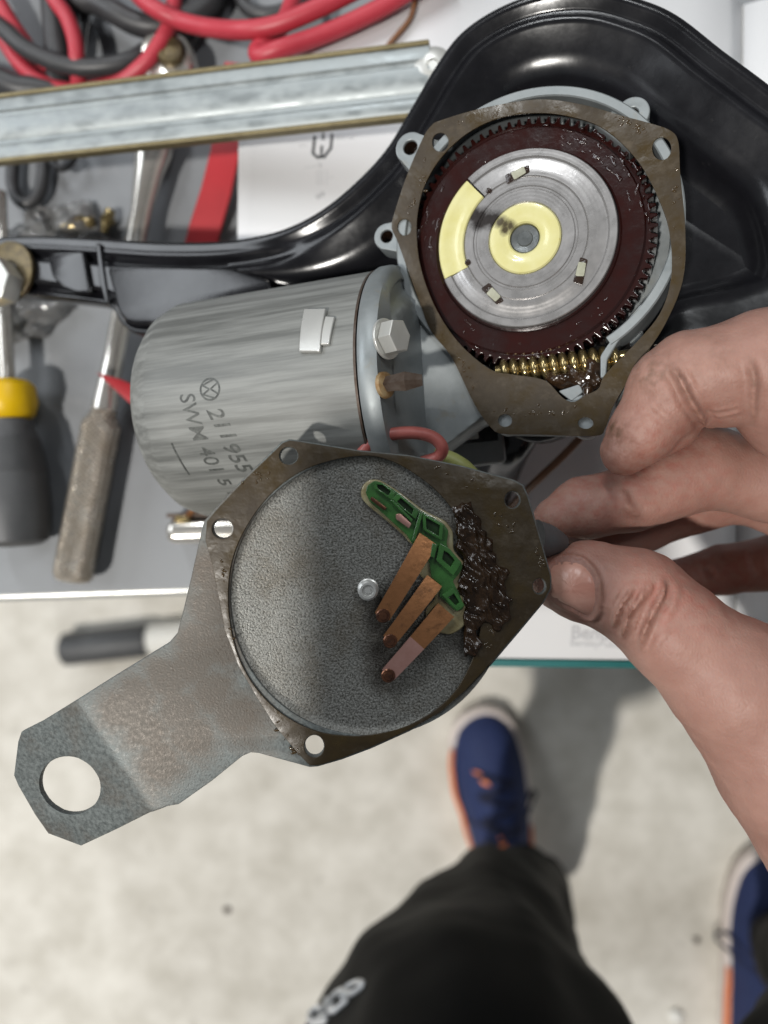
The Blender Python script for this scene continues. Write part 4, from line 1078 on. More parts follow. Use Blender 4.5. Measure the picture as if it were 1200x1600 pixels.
# palm and wrist first
cap((1330, 690, 205), (1345, 900, 230), 15, 14, 6)
cap((1345, 700, 205), (1480, 1150, 212), 17, 20, 8)
cap((1335, 930, 238), (1480, 1180, 225), 13, 19, 8)
cap((1480, 1150, 212), (1640, 1560, 205), 23, 27, 8)
cap((1430, 1250, 205), (1640, 1560, 205), 22, 27, 8)
# little, ring, middle finger
cap((1062, 905, 252), (1130, 891, 250), 7.0, 8.6, 1.6); cap((1132, 890, 250), (1240, 876, 246), 8.5, 9.6, 1.3); cap((1240, 872, 246), (1345, 915, 236), 10, 12, 3)
cap((935, 855, 231), (1035, 800, 233), 8.2, 9.8, 1.6); cap((1036, 798, 233), (1160, 762, 233), 9.6, 10.6, 1.4); cap((1160, 762, 233), (1335, 820, 226), 10.7, 13, 3)
cap((868, 812, 211), (912, 795, 212), 6.4, 8.8, 2); cap((912, 795, 212), (988, 778, 213), 8.8, 10.0, 2.0)
cap((990, 776, 213), (1100, 731, 214), 9.9, 12.2, 1.6); cap((1100, 731, 214), (1205, 750, 214), 11.6, 11.8, 1.8); cap((1205, 750, 214), (1335, 745, 212), 12, 14, 3)
# index finger
cap((975, 704, 196), (1000, 676, 195), 6.2, 8.4, 2); cap((1000, 676, 195), (1048, 614, 192), 8.4, 11.0, 2); cap((978, 708, 199), (1040, 655, 199), 6.0, 9.5, 2)
cap((1046, 604, 192), (1075, 588, 191), 10.2, 11.2, 2); cap((1085, 588, 190), (1165, 574, 187), 11.6, 12.4, 1.2); cap((1128, 606, 190), (1150, 604, 189), 10.4, 10.4, 2)
cap((1214, 596, 188), (1250, 640, 192), 14.0, 14.5, 1.0); cap((1200, 566, 187), (1335, 690, 203), 13.5, 16, 3)
# thumb
cap((868, 903, 200), (900, 908, 199), 7.6, 9.6, 3); cap((900, 908, 199), (985, 932, 197), 9.7, 11.3, 4)
cap((940, 905, 198), (1010, 928, 197), 9.2, 10.8, 4)
cap((985, 932, 197), (1055, 988, 195), 11.3, 12.8, 4); cap((1055, 988, 195), (1148, 1068, 194), 12.7, 16.0, 5)
cap((1148, 1068, 194), (1275, 1190, 196), 16.0, 21, 6); cap((1110, 1030, 198), (1345, 1130, 206), 11.5, 19, 6)
cap((1265, 1190, 196), (1480, 1420, 200), 23, 28, 8); cap((1178, 1125, 196), (1312, 1318, 197), 14.5, 17.5, 6); cap((1312, 1318, 197), (1430, 1480, 200), 17.5, 22, 8)
def hsurf(px, py, d0=168, d1=262):
    d = hf.trace(px, py, d0, d1); return W(px, py, d) if d else None
# nail, traced on the thumb before the mesh is creased
nail_c = [(853, 888), (868, 876), (890, 874), (912, 882), (928, 902), (933, 930), (929, 955), (918, 963), (895, 952), (870, 940), (852, 930)]
nc2 = [Vector(q[:2]) for q in catmull([(x, y, 0) for x, y in nail_c], 5, True)]
nctr = Vector((894, 918)); rings = 9; nv = []; nf = []
for i in range(rings+1):
    s = i/rings
    for q in nc2:
        p2 = nctr+(q-nctr)*max(s, 0.02)
        d = hf.trace(p2.x, p2.y, 170, 225)
        p = W(p2.x, p2.y, d if d else 201); n = hf.grad(p)
        nv.append(p+n*(0.35*(1-s**4)-0.35*(s**6)))
NN = len(nc2)
for i in range(rings):
    for k in range(NN): nf.append((i*NN+k, i*NN+(k+1) % NN, (i+1)*NN+(k+1) % NN, (i+1)*NN+k))
nf.append(tuple(range(NN)))
V, Q = hf.mesh()
# vertex normals for creasing
def vnormals(V, Q):
    n = np.cross(V[Q[:, 2]]-V[Q[:, 0]], V[Q[:, 3]]-V[Q[:, 1]]); N_ = np.zeros_like(V)
    for k in range(4): np.add.at(N_, Q[:, k], n)
    return N_/(np.linalg.norm(N_, axis=1, keepdims=True)+1e-9)
VN = vnormals(V, Q)
pix = np.stack([600+V[:, 0]/(H-V[:, 2])*F, 800-V[:, 1]/(H-V[:, 2])*F], 1)
def seg_dist(P, poly):
    best = np.full(len(P), 1e9); tt = np.zeros(len(P)); n = len(poly)-1
    for i in range(n):
        a, b = poly[i], poly[i+1]; ab = b-a; t = np.clip((P-a)@ab/(ab@ab+1e-9), 0, 1)
        d = np.linalg.norm(P-a-t[:, None]*ab, axis=1); m = d < best; best[m] = d[m]; tt[m] = (i+t[m])/n
    return best, tt
creases = [  # (pixels, depth mm, width mm)
    ([(862, 872), (890, 869), (914, 877), (932, 900), (938, 930), (934, 958), (920, 968), (896, 957), (868, 944)], 0.8, 0.7),
    ([(1036, 910), (1033, 930), (1020, 955), (1008, 985), (1000, 1012)], 1.9, 0.9), ([(1008, 916), (1000, 935), (983, 960), (976, 985), (974, 996)], 1.6, 0.8),
    ([(990, 920), (975, 940), (963, 962), (960, 978)], 1.3, 0.75), ([(1020, 912), (1008, 945), (992, 975), (988, 1003)], 1.2, 0.7), ([(1060, 915), (1052, 945), (1040, 965)], 0.35, 0.8),
    ([(975, 918), (960, 935), (950, 960)], 0.35, 0.7), ([(1044, 985), (1030, 1000), (1018, 1022)], 0.3, 0.8),
    ([(1050, 575), (1064, 596), (1078, 625), (1095, 650), (1112, 668)], 2.2, 0.9), ([(1168, 560), (1178, 590), (1176, 625), (1180, 660)], 1.1, 0.9),
    ([(1016, 630), (1040, 650), (1060, 672)], 0.3, 0.8), ([(1100, 652), (1130, 650), (1160, 642)], 0.25, 0.6), ([(1098, 642), (1130, 640), (1158, 632)], 0.2, 0.6),
    ([(970, 765), (980, 790), (1000, 808)], 0.8, 1.2), ([(1105, 855), (1108, 885), (1116, 905)], 0.9, 1.0), ([(1172, 860), (1178, 885), (1186, 905)], 0.8, 1.0), ([(1182, 860), (1188, 885), (1194, 905)], 0.6, 0.8),
]
crease_dirt = np.zeros(len(V))
for pts, dep, wid in creases:
    poly3 = [hsurf(*p) for p in pts]; poly3 = [np.array(p) for p in poly3 if p is not None]
    if len(poly3) < 2: continue
    poly3 = [np.array(q) for q in catmull([Vector(p.tolist()) for p in poly3], 4)]
    d, t = seg_dist(V, poly3)
    fade = np.clip(np.minimum(t, 1-t)*4+0.15, 0, 1)
    crease_dirt = np.maximum(crease_dirt, fade*min(1, dep)*np.exp(-(d/0.75)**2))
    V = V-VN*(dep*fade*np.exp(-(d/wid)**2)-0.35*dep*fade*np.exp(-((d-2.0*wid)/wid)**2))[:, None]
# low lumps so that the skin is not a smooth tube
lump = np.array([noise.noise(Vector((v*0.09).tolist()))*0.45+noise.noise(Vector((v*0.28).tolist()))*0.16 for v in V])
V = V+VN*lump[:, None]
def blot(c, r): return np.exp(-((pix[:, 0]-c[0])**2+(pix[:, 1]-c[1])**2)/r**2)
near = np.ones(len(V))
grime = np.clip(0.5*blot((965, 690), 42)+0.55*blot((1015, 580), 30)+0.7*blot((955, 668), 16)+0.2*blot((1030, 640), 40)+0.25*blot((1100, 570), 60)+0.35*blot((880, 845), 25)+0.5*crease_dirt, 0, 1)
ruddy = np.clip(0.7*blot((900, 800), 70)+0.7*blot((1000, 720), 80)+0.6*blot((1020, 930), 60)+0.8*blot((1120, 900), 90)+0.5*blot((1100, 690), 90)+0.5*blot((870, 890), 35), 0, 1)
hand = field_object('hand', V, Q, M['skin'], person, {'grime': grime, 'ruddy': ruddy})
sm_ = hand.modifiers.new('smooth', 'SMOOTH'); sm_.factor = 0.25; sm_.iterations = 1
build('thumbnail', nv, nf, M['nail'], hand, 70)

# --- trousers: thigh, knee, shin as one loft
def leg_loft(name, cl, n=40, seed=0, side=1):
    P = catmull([Vector((*c[:3],)) for c in cl], 10); R = [q[0] for q in catmull([(c[3], 0, 0) for c in cl], 10)]
    V = []; Fc = []; K = n
    for i, p in enumerate(P):
        t = (P[min(i+1, len(P)-1)]-P[max(i-1, 0)]).normalized()
        s = t.cross(Vector((0, 1, 0.35))).normalized(); b = t.cross(s)
        for k in range(n):
            a = 2*math.pi*k/n; d = s*math.cos(a)+b*math.sin(a)
            q = p+d*R[i]
            w = noise.noise(q*0.012+Vector((seed, 0, 0)))*9+noise.noise(Vector((q.x*0.03, q.y*0.03, q.z*0.012))+Vector((seed, 5, 0)))*8
            w += noise.noise(q*0.06)*1.6
            V.append(q+d*w)
    for i in range(len(P)-1):
        for k in range(n): Fc.append((i*K+k, i*K+(k+1) % K, (i+1)*K+(k+1) % K, (i+1)*K+k))
    return V, Fc
def wpt(px, py, d): return W(px, py, d)
left_leg = [(*wpt(705, 2250, 290), 96), (*wpt(735, 1900, 365), 108), (*wpt(742, 1670, 450), 102), (*wpt(757, 1535, 520), 72), (*wpt(772, 1475, 575), 62), (*wpt(790, 1435, 680), 58), (*wpt(805, 1415, 800), 58), (*wpt(815, 1410, 920), 60), (*wpt(818, 1405, 955), 62)]
V, Fc = leg_loft('trousers', left_leg, 56, 1.0)
right_leg = [(*wpt(1480, 2150, 270), 92), (*wpt(1440, 1900, 360), 90), (*wpt(1420, 1720, 450), 82), (*wpt(1400, 1600, 520), 72), (*wpt(1385, 1560, 580), 62), (*wpt(1330, 1530, 690), 58), (*wpt(1290, 1512, 800), 56), (*wpt(1262, 1500, 900), 58), (*wpt(1255, 1497, 945), 60)]
V2, F2 = leg_loft('trousers', right_leg, 56, 9.0)
k = len(V)
tr = build('trousers', V+V2, Fc+[tuple(i+k for i in f) for f in F2], M['trouser'], person, 80)
ss = tr.modifiers.new('sub', 'SUBSURF'); ss.levels = 1; ss.render_levels = 1
# printed lettering down the trouser leg (only its end shows)
from mathutils.bvhtree import BVHTree
bvh = BVHTree.FromPolygons([v for v in V], Fc)
def leg_hit(px, py):
    r = ray(px, py).normalized(); h = bvh.ray_cast(CAMP, r)
    return h[0]-r*1.2 if h[0] else None
def c7(x, y): return (440+x/6, 1480+y/6)
strokes = [[(700, 330), (755, 335), (760, 365), (690, 420), (640, 440), (610, 420), (620, 375), (700, 330)],
           [(630, 490), (560, 550), (490, 600), (450, 580), (500, 545)], [(450, 530), (480, 470), (540, 415), (580, 410), (600, 440), (560, 480)],
           [(410, 580), (420, 500), (450, 500)], [(370, 600), (360, 560), (300, 590), (265, 640), (265, 700)], [(300, 700), (360, 660), (430, 640)], [(200, 720), (240, 690)], [(300, 720), (400, 700), (430, 680)]]
lv, lf = [], []
for st in strokes:
    P = []
    for q in catmull([(*c7(*p), 0) for p in st], 4):
        h = leg_hit(q[0], q[1])
        if h is not None: P.append(h)
    if len(P) > 2:
        a, b = tube_geo(P, 1.9, 6); kk = len(lv); lv += a; lf += [tuple(i+kk for i in f) for f in b]
if lv: build('printed_lettering', lv, lf, M['print'], tr, 60)

# --- shoes
def shoe(cx, cy, rot, name='shoe', flip=1):
    """running shoe: toe towards +y, sole on the floor; cx,cy = toe centre in world mm"""
    def Pt(x, y, z):
        x *= flip; c, s = math.cos(rot), math.sin(rot); return Vector((cx+x*c-y*s, cy+x*s+y*c, z))
    Ls = 300.0
    def half(t):      # outline half-widths (inner, outer) from toe t=0 to heel t=1
        w = [(0, 4, 4), (0.02, 22, 20), (0.06, 36, 32), (0.13, 45, 41), (0.24, 50, 47), (0.34, 50, 48), (0.5, 42, 44), (0.65, 37, 40), (0.82, 36, 37), (0.93, 30, 30), (0.985, 16, 16), (1.0, 4, 4)]
        for i in range(len(w)-1):
            if w[i][0] <= t <= w[i+1][0]:
                f = (t-w[i][0])/(w[i+1][0]-w[i][0]); f = f*f*(3-2*f) if 0.13 < t < 0.93 else f
                return w[i][1]*(1-f)+w[i+1][1]*f, w[i][2]*(1-f)+w[i+1][2]*f
        return 4, 4
    ts = [0, .008, .02, .04, .07, .1, .14, .19, .25, .31, .38, .45, .52, .6, .68, .76, .84, .9, .94, .97, .99, 1.0]
    def loft(fun, n, nm, m, par):
        V = []; Fc = []; K = n
        for t in ts:
            li, lo_ = half(t)
            for k in range(n):
                V.append(Pt(*fun(t, k/n, li, lo_)))
        for i in range(len(ts)-1):
            for k in range(n): Fc.append((i*K+k, i*K+(k+1) % n, (i+1)*K+(k+1) % n, (i+1)*K+k))
        Fc += [tuple(range(n)), tuple((len(ts)-1)*K+k for k in range(n))]
        return build(nm, V, Fc, m, par, 60)
    yy = lambda t: -Ls*t+8
    def sole_f(t, a, li, lo_):
        th = 2*math.pi*a; x = math.cos(th); z = math.sin(th)
        w = (lo_ if x > 0 else li)+6; toe = 9*max(0, (0.14-t)/0.14)
        sx = (abs(x)**0.45)*(1 if x > 0 else -1); sz = (abs(z)**0.5)*(1 if z > 0 else -1)
        return (sx*w, yy(t)*1.02+2, 15+toe*0.8+sz*(14.0 if t < 0.5 else 16+0)+ (2 if t > .5 else 0))
    def top(t):
        pts = [(0, 33), (0.04, 46), (0.1, 56), (0.2, 64), (0.3, 74), (0.42, 92), (0.52, 108), (0.6, 112), (0.75, 104), (0.9, 100), (1, 92)]
        for i in range(len(pts)-1):
            if pts[i][0] <= t <= pts[i+1][0]:
                f = (t-pts[i][0])/(pts[i+1][0]-pts[i][0]); return pts[i][1]*(1-f)+pts[i+1][1]*f
        return 90
    def up_f(t, a, li, lo_):
        th = 2*math.pi*a; x = math.cos(th); z = math.sin(th)
        w = (lo_ if x > 0 else li)*(1.0 if z < 0 else 1-0.30*max(0, z)**1.5*(0.4+min(t*2, 1)*0.6))
        sx = (abs(x)**0.75)*(1 if x > 0 else -1)
        z0 = 22+4*max(0, .14-t)/.14; zc = z0+max(z, -0.15)**1*(top(t)-z0)*(0.99)
        return (sx*w, yy(t)-2, zc)
    sh = loft(up_f, 36, name, M['shoe'], person)
    loft(sole_f, 28, 'midsole', M['sole'], sh)
    # orange stripe along the inner midsole
    for (ta, tb, sd) in ((0.16, 0.62, -1), (0.55, 0.98, 1), (0.62, 0.98, -1)):
        V = []; Fc = []
        for i in range(17):
            t = ta+(tb-ta)*i/16; li, lo_ = half(t); w = (li if sd < 0 else lo_)+4.5
            e = math.sin(math.pi*i/16)**0.5
            for (dx, z) in ((0.0, 24), (2.6*e, 26), (2.0*e, 31.5), (-3.0, 33.0)): V.append(Pt(sd*(w+dx), yy(t), z))
        for i in range(16):
            for k_ in range(3): Fc.append((i*4+k_, i*4+4+k_, i*4+5+k_, i*4+1+k_))
        build('stripe', V, Fc, M['orange'], sh, 60)
    # tongue, laces and pull tabs
    def surf(x, t):
        li, lo_ = half(t); w = lo_ if x > 0 else li; f = min(abs(x)/w, 1)
        return top(t)-(top(t)-30)*(f**2.6)*0.9
    for i, t in enumerate((0.27, 0.315, 0.36, 0.405, 0.45, 0.49)):
        P = [Pt(x, yy(t)+(6 if i % 2 else -6)*x/22, surf(x, t)+2.2) for x in (-24, -16, -8, 0, 8, 16, 24)]
        tube('lace', catmull(P, 3), 3.2, M['shoe_dark'], sh, 6)
    for pts in ([(0, .48, 4), (-14, .45, 8), (-34, .46, -2), (-46, .50, -34), (-40, .53, -40), (-20, .50, 0)], [(2, .48, 4), (18, .44, 8), (36, .43, -4), (52, .40, -30), (60, .43, -42), (54, .47, -44), (30, .48, -4)]):
        P = [Pt(x, yy(t), surf(max(-38, min(38, x)), t)+dz_) for x, t, dz_ in pts]
        tube('lace', catmull(P, 4), 2.0, M['shoe_dark'], sh, 6)
    for (x, t, a) in ((-17, .262, -0.55), (-4, 0.505, 0.1)):
        c_ = [(x-4.5, t-0.035), (x+3.5, t-0.03), (x+4.5, t+0.03), (x-3.5, t+0.025)]
        V = [Pt(px_+ (yy(t_)-yy(t))*math.tan(a), yy(t_), surf(px_, t_)+dz_) for dz_ in (3.4, 0.5) for px_, t_ in c_]
        build('pull_tab', V, [(0, 1, 2, 3), (7, 6, 5, 4), (0, 4, 5, 1), (1, 5, 6, 2), (2, 6, 7, 3), (3, 7, 4, 0)], M['orange'], sh, 30)
    # collar lining
    return sh
tw = W(757, 1122, 1010)
shoe(tw.x, tw.y, 0.13)
tw = W(1214, 1345, 1010)
shoe(tw.x, tw.y, -0.10, flip=-1)

# ================================================================== THINGS ON THE BENCH
def onb(px, py, h=0.0): return W(px, py, BENCH-h)
# ratchet -----------------------------------------------------------
ra, rb_ = onb(262, 112, 11), onb(113, 905, 11)
rdir = (rb_-ra).normalized(); RLn = (rb_-ra).length
rz = Vector((0, 0, 1)); RT = Plane(ra, rdir, rz.cross(rdir))
ratchet = thing('ratchet', 'chrome socket ratchet with a knurled handle, passing under the rail and frame', 'ratchet', None, frame=RT)
def rt(py): # distance along the ratchet for a pixel row
    f = (py-112)/(905-112); return f*RLn
lathe('handle', ra, rdir, [(rt(640), 5.6), (rt(648), 5.8), (rt(655), 7.0), (rt(662), 8.2), (rt(668), 8.6), (rt(892), 9.0), (rt(900), 8.6), (rt(906), 7.4), (rt(908), 5.5), (rt(907), 0.05)], M['knurl'], ratchet, 48)
lathe('shank', ra, rdir, [(rt(150), 6.5), (rt(205), 9.0), (rt(240), 8.6), (rt(270), 6.4), (rt(330), 4.6), (rt(560), 4.6), (rt(630), 5.6), (rt(645), 5.5)], M['chrome'], ratchet, 40)
hd = ra-rdir*3
lathe('head', Vector((hd.x, hd.y, ZB+0.5)), rz, [(0, 8), (0, 11.5), (1.5, 13), (15, 13), (17, 12), (18, 10), (17.4, 8.5), (17.4, .05)], M['chrome'], ratchet, 40)
lathe('direction_knob', Vector((hd.x+3, hd.y+1, ZB+18)), rz, [(0, 6.5), (2.4, 6.3), (3.4, 5.4), (3.6, 3.2), (2.8, 2.8), (2.8, .05)], M['washer'], ratchet, 32)
# screwdriver --------------------------------------------------------
sa, sb = onb(6, 470, 16), onb(24, 852, 16)
sd_ = (sb-sa).normalized(); ST = Plane(sa, sd_, rz.cross(sd_)); SL = (sb-sa).length
scr = thing('screwdriver', 'screwdriver with a dark grey handle and yellow collar at the left edge', 'screwdriver', None, frame=ST)
def st(py): return (py-470)/(852-470)*SL
lathe('handle', sa, sd_, [(st(655), 8), (st(658), 10.5), (st(668), 10.2), (st(690), 12.5), (st(730), 14.6), (st(780), 15.8), (st(825), 15.4), (st(845), 14), (st(852), 11), (st(854), 6), (st(854), .05)], M['grey_rubber'], scr, 40)
for i in range(9):
    t = st(688+i*6); r = 12.4+min(i*0.32, 2.4)
    lathe('grip_ring', sa, sd_, [(t-0.6, r-0.5), (t-0.4, r+0.35), (t+0.4, r+0.4), (t+0.6, r-0.4)], M['grey_rubber'], scr, 36)
lathe('collar', sa, sd_, [(st(594), 3.5), (st(596), 9.2), (st(604), 11.4), (st(630), 12.4), (st(648), 11.0), (st(656), 8.5)], M['yellow_grip'], scr, 36)
lathe('shaft', sa, sd_, [(st(300), 3.2), (st(600), 3.2)], M['chrome'], scr, 20)
# red plastic pry strip and red wedge ---------------------------------
def strip(name, pts, w0, w1, h, m, label, cat, thick=2.4):
    P = [Vector(p) for p in pts]; c = sum(P, Vector())/len(P)
    V = []; Fc = []; N = len(P)
    for i in range(N):
        t = (P[min(i+1, N-1)]-P[max(i-1, 0)]).normalized(); s = t.cross(rz).normalized(); w = w0+(w1-w0)*i/(N-1)
        up = s.cross(t)
        for (x, z) in ((-.5, -.5), (-.5, .5), (.5, .5), (.5, -.5)): V.append(P[i]+s*x*w+up*z*thick)
    for i in range(N-1):
        for k_ in range(4): Fc.append((4*i+k_, 4*i+(k_+1) % 4, 4*i+4+(k_+1) % 4, 4*i+4+k_))
    Fc += [(0, 1, 2, 3), (4*N-4, 4*N-3, 4*N-2, 4*N-1)]
    o = build(name, V, Fc, m, None, 30, base=(c.x, c.y, ZB))
    md = o.modifiers.new('b', 'BEVEL'); md.width = 0.0006; md.segments = 2; md.limit_method = 'ANGLE'
    tag(o, label, cat); return o
strip('pry_tool', [onb(372, 100, 10), onb(362, 180, 11), onb(352, 240, 11), onb(338, 300, 9), onb(320, 360, 5), onb(300, 440, 2)], 12, 15.5, 0, M['red_plastic'], 'flat red plastic pry strip beside the manual, passing under the rail', 'pry tool')
wv = [onb(149, 581, 24), onb(188, 592, 24), onb(330, 655, 24), onb(330, 712, 24), onb(200, 628, 24)]
wpl = Plane((0, 0, wv[0].z), (1, 0, 0), (0, 1, 0))
o = plate('wedge', wpl, [(p.x, p.y) for p in wv], [], -5, 0, M['red_plastic'], None, 0.8, base=(wv[2].x, wv[2].y, ZB))
tag(o, 'pointed red plastic wedge sticking out from under the motor can over the ratchet shank', 'wedge')
# cables -----------------------------------------------------------------
def cable(pts, r, m, label, hz=None, group=None):
    P = catmull([onb(x, y, h) for x, y, h in pts], 8); c = P[len(P)//2]
    o = tube('cable', P, r, m, None, 14, base=(c.x, c.y, ZB)); tag(o, label, 'cable', group); return o
rw, bw = M['red_wire'], M['black_wire']
cable([(-70, -60, 8), (-25, 5, 8), (2, 55, 9), (32, 100, 9), (70, 130, 9), (120, 142, 10), (180, 130, 14), (222, 104, 18), (250, 68, 20), (268, 30, 20), (275, -30, 14)], 3.5, rw, 'red cable looping down at the far left behind the rail')
cable([(190, -40, 22), (222, -2, 26), (250, 18, 28), (285, 34, 28), (330, 44, 34), (380, 47, 44), (430, 40, 48), (485, 18, 50), (540, -8, 50), (600, -40, 50)], 3.7, rw, 'red cable sagging in a wide curve, nearest of the red cables')
cable([(60, -50, 18), (86, 0, 20), (104, 26, 20), (117, 62, 20), (121, 100, 18), (124, 150, 8)], 3.5, rw, 'red cable hanging straight down to the left of the black loop')
cable([(-40, -60, 14), (0, 6, 13), (16, 34, 12), (34, 60, 10), (60, 95, 6), (95, 110, 5)], 3.6, rw, 'red cable in the top left corner, partly in shadow')
cable([(700, -60, 50), (622, -3, 48), (560, 30, 47), (500, 56, 47), (440, 76, 49), (408, 87, 47), (402, 80, 44), (418, 62, 42), (436, 45, 40), (452, 18, 36), (465, -30, 30)], 3.7, rw, 'red cable doubled back in a tight hairpin at the corner of the manual')
cable([(-60, 0, 14), (0, 42, 15), (40, 76, 16), (88, 98, 17), (132, 106, 18), (180, 102, 18), (214, 90, 16), (250, 60, 8), (290, 10, 6), (310, -40, 6)], 4.0, bw, 'black cable drooping under the red loops above the rail')
cable([(60, -50, 8), (115, -4, 12), (150, 4, 14), (180, 20, 16), (210, 36, 16), (240, 42, 16), (268, 38, 15), (320, 10, 12), (350, -40, 8)], 5.2, bw, 'thick black cable dipping between the red cables')
cable([(80, -60, 6), (84, 0, 6), (88, 50, 6), (92, 100, 6), (95, 160, 6)], 6.0, bw, 'thick black cable running straight down beside the red hanging cable')
cable([(150, -50, 6), (138, -5, 7), (128, 40, 7), (123, 90, 7), (120, 150, 7)], 2.4, bw, 'thin black cable running down to the rail')
cable([(345, -60, 7), (312, -4, 8), (288, 40, 8), (262, 90, 7), (240, 130, 6)], 5.0, bw, 'black cable slanting down to the ratchet head')
cable([(370, -60, 5), (335, -4, 5), (308, 45, 5), (288, 82, 5), (270, 120, 5)], 3.0, bw, 'slim black cable slanting beside the ratchet head')
cable([(-60, 105, 8), (0, 126, 9), (30, 138, 9), (62, 142, 8), (110, 150, 6)], 6.0, bw, 'thick black cable at the left edge just above the rail')
cable([(368, -30, 6), (382, 8, 7), (410, 22, 8), (450, 14, 8), (500, -20, 8)], 3.2, bw, 'black cable peeping out behind the sagging red cable')
o = tube('cable', catmull([W(655, -40, 306), W(648, 0, 306), W(640, 30, 306), (W(606, 72, 306)), W(585, 110, 306)], 8), 1.1, M['brown_wire'], None, 8, base=W(630, 40, 308)); tag(o, 'thin pale brown wire lying across the top of the open page', 'cable')
o = tube('cable', catmull([W(770, 830, 300), W(800, 790, 285), W(838, 752, 268), (W(880, 712, 258)), W(918, 672, 250), W(968, 622, 242), W(1010, 590, 240)], 8), 1.45, M['brown_wire'], None, 10, base=W(860, 730, 300)); tag(o, 'brown wire running from behind the gear case across the page', 'cable')
# black hook: bent rubber loop below the rail
hk = thing('hook', 'black wire hook with a looped end on the bench below the rail', 'hook', onb(60, 280))
tube('shank', catmull([onb(24, 200, 5), onb(21, 250, 5), onb(19, 285, 5), onb(28, 310, 5), onb(42, 318, 5), onb(58, 308, 5), onb(66, 285, 5), onb(68, 240, 5), onb(66, 200, 5)], 6), 3.0, M['black_wire'], hk, 12)
tube('loop', catmull([onb(68, 225, 9), onb(78, 250, 9), (onb(95, 263, 9)), onb(112, 252, 9), onb(118, 230, 9), onb(108, 205, 9)], 6), 1.8, M['black_wire'], hk, 10)
# brass fittings
def fitting(px, py, h, ax, s, label):
    c = onb(px, py, h); ax = Vector(ax).normalized()
    t = thing('brass_fitting', label, 'fitting', (c.x, c.y, ZB), 'brass fittings behind the frame arm')
    pl = Plane(c, ax.cross(rz), rz)
    if pl.ez.dot(ax) < 0: pl = Plane(c, -pl.ex, rz)
    plate('hex', pl, [(s*math.cos(rad(60*k+10)), s*math.sin(rad(60*k+10))) for k in range(6)], [circle(0, 0, s*.45, 20)], -s*.5, s*.5, M['brass'], t, 0.5)
    lathe('stub', c, ax, [(s*.5, s*.72), (s*1.3, s*.7), (s*1.5, s*.6), (s*1.5, s*.4), (s*.4, s*.4)], M['brass'], t, 28)
    lathe('stub', c, -ax, [(s*.5, s*.62), (s*1.6, s*.6), (s*1.8, s*.5), (s*1.8, s*.3), (s*.4, s*.3)], M['brass'], t, 28)
fitting(126, 352, 7, (1, 0.15, 0), 4.8, 'larger brass fitting lying behind the frame arm')
fitting(168, 344, 5, (0.3, 1, 0), 3.4, 'smaller brass fitting lying behind the frame arm')
# clear bag: crumpled film
def bag(pts, name, label, amp, seed, h=6):
    t = thing(name, label, 'bag', onb(pts[0][0], pts[0][1]))
    A = [onb(*p) for p in pts]; n = 34; V = []; Fc = []
    for i in range(n+1):
        for j in range(n+1):
            s, u = i/n, j/n; p = A[0]*(1-s)*(1-u)+A[1]*s*(1-u)+A[2]*s*u+A[3]*(1-s)*u
            e = (math.sin(math.pi*s)*math.sin(math.pi*u))**0.35
            q = Vector((p.x*0.055, p.y*0.055, seed))
            z = (abs(noise.noise(q))*1.6+abs(noise.noise(q*2.3))*0.9+abs(noise.noise(q*5))*0.4)*amp*e+1.0+h*e
            dxy = noise.noise_vector(q*1.7)*4*(1-0.0)
            V.append(Vector((p.x+dxy.x, p.y+dxy.y, ZB+z)))
    for i in range(n):
        for j in range(n): Fc.append((i*(n+1)+j, (i+1)*(n+1)+j, (i+1)*(n+1)+j+1, i*(n+1)+j+1))
    o = build('film', V, Fc, M['film'], t, 40)
    V2 = [Vector((v.x, v.y, ZB+0.6+(v.z-ZB)*0.12)) for v in V]
    build('film', V2, Fc, M['film'], t, 40)
bag([(-40, 560), (60, 530), (122, 478), (-40, 440)], 'plastic_bag', 'crumpled clear plastic bag at the left edge below the frame arm', 14, 1.3)
bag([(20, 400), (180, 390), (150, 318), (40, 345)], 'plastic_bag', 'crumpled clear plastic bag around the brass fittings behind the frame arm', 11, 6.1)
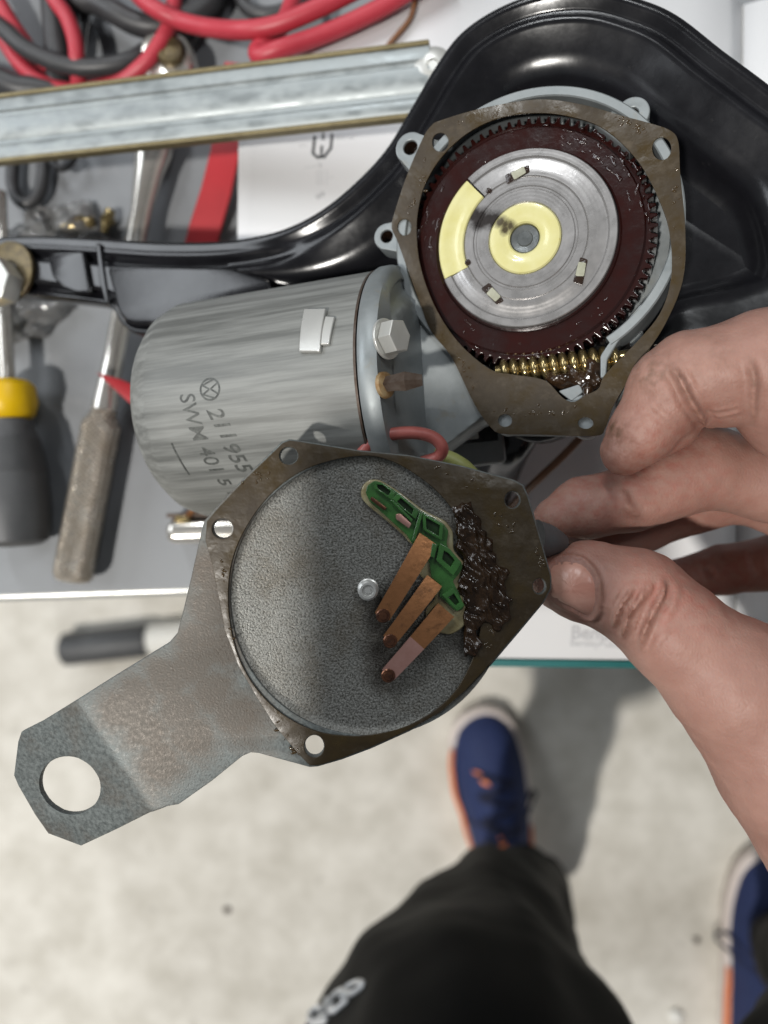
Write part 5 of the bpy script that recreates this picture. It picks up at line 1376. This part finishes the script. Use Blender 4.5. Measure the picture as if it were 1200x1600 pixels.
# plated bracket with copper tag beside the motor can
kb = Plane(onb(322, 822, 22), (1, 0.03, 0), (-0.03, 1, 0))
clp = thing('plated_bracket', 'small shiny plated bracket with a copper tag on the bench beside the motor', 'bracket', None, frame=Plane((kb.o.x, kb.o.y, ZB), kb.ex, kb.ey))
box('body', kb, -18.5, 22, -7.5, 3.0, -21.8, 0, M['chrome'], clp, 3.2)
box('lip', kb, -18, 22, 4.2, 6.2, -21.8, -1.0, M['rust'], clp, 0.6)
box('channel_floor', kb, -17, 21, 2.6, 4.6, -21.5, -6, M['rust'], clp, 0.3)
tube('copper_tag', catmull([kb.p(-9, 4, -2), kb.p(-6, 6.5, 1.5), kb.p(-1, 9.5, 3.0), kb.p(6, 10.5, 3.2), kb.p(14, 10.8, 3.0)], 5), 1.5, M['copper'], clp, 10)
box('brass_tab', kb, -13.5, -7.0, 2.2, 4.8, -2.0, 0.9, M['brass'], clp, 0.4)

# ================================================================== ON THE FLOOR
fa, fb = W(97, 1015, 1026), W(520, 968, 1026)
fd = (fb-fa).normalized()
pole = thing('pole', 'white pole with a dark grey foam grip lying on the floor below the bench', 'pole', (fa.x, fa.y, 0))
lathe('grip', fa, fd, [(0, .1), (0, 17), (4, 22), (10, 23), (118, 23), (121, 22), (121, 12)], M['grey_rubber'], pole, 36)
lathe('shaft', fa, fd, [(121, 19), (124, 20.5), (620, 20.5), (621, .1)], M['white'], pole, 36)
rnd = random.Random(5)
for (px, py, s, lab) in ((1056, 1588, 11, 'crumb of white foam on the floor near the trouser leg'), (355, 1421, 5, 'small dark pebble on the open floor left of the trouser leg'), (1088, 1468, 5, 'small dark pebble on the floor beside the right shoe')):
    f0 = W(px, py, H); V = []; Fc = []
    bm = bmesh.new(); bmesh.ops.create_icosphere(bm, subdivisions=2, radius=s)
    for v in bm.verts: v.co += noise.noise_vector(v.co*0.2+Vector((px, 0, 0)))*s*0.5; v.co.z *= 0.55
    bm.verts.index_update()
    VV = [f0+v.co+Vector((0, 0, s*0.35)) for v in bm.verts]; FF = [tuple(v.index for v in f_.verts) for f_ in bm.faces]; bm.free()
    o = build('crumb' if s > 8 else 'pebble', VV, FF, M['white'] if s > 8 else M['rust'], None, 60, base=f0); tag(o, lab, 'debris')

# ================================================================== UNSEEN SHADE BLOCKER (slab added beside the lens to throw shade on the plate)
BLK = Plane((0, 0, H+13), (1, 0, 0), (0, 1, 0))
blk = thing('shade_slab', 'unseen dark slab above the bench, added to shade the cover plate', 'blocker', (0, 0, H+13))
box('case', BLK, -112, -36, -165, -68, 2, 11, M['black_plastic'], blk, 3.0)  # body of the added slab, out of view
box('slab_top', BLK, -109, -39, -162, -71, 11.05, 11.6, M['black_plastic'], blk, 0.2)
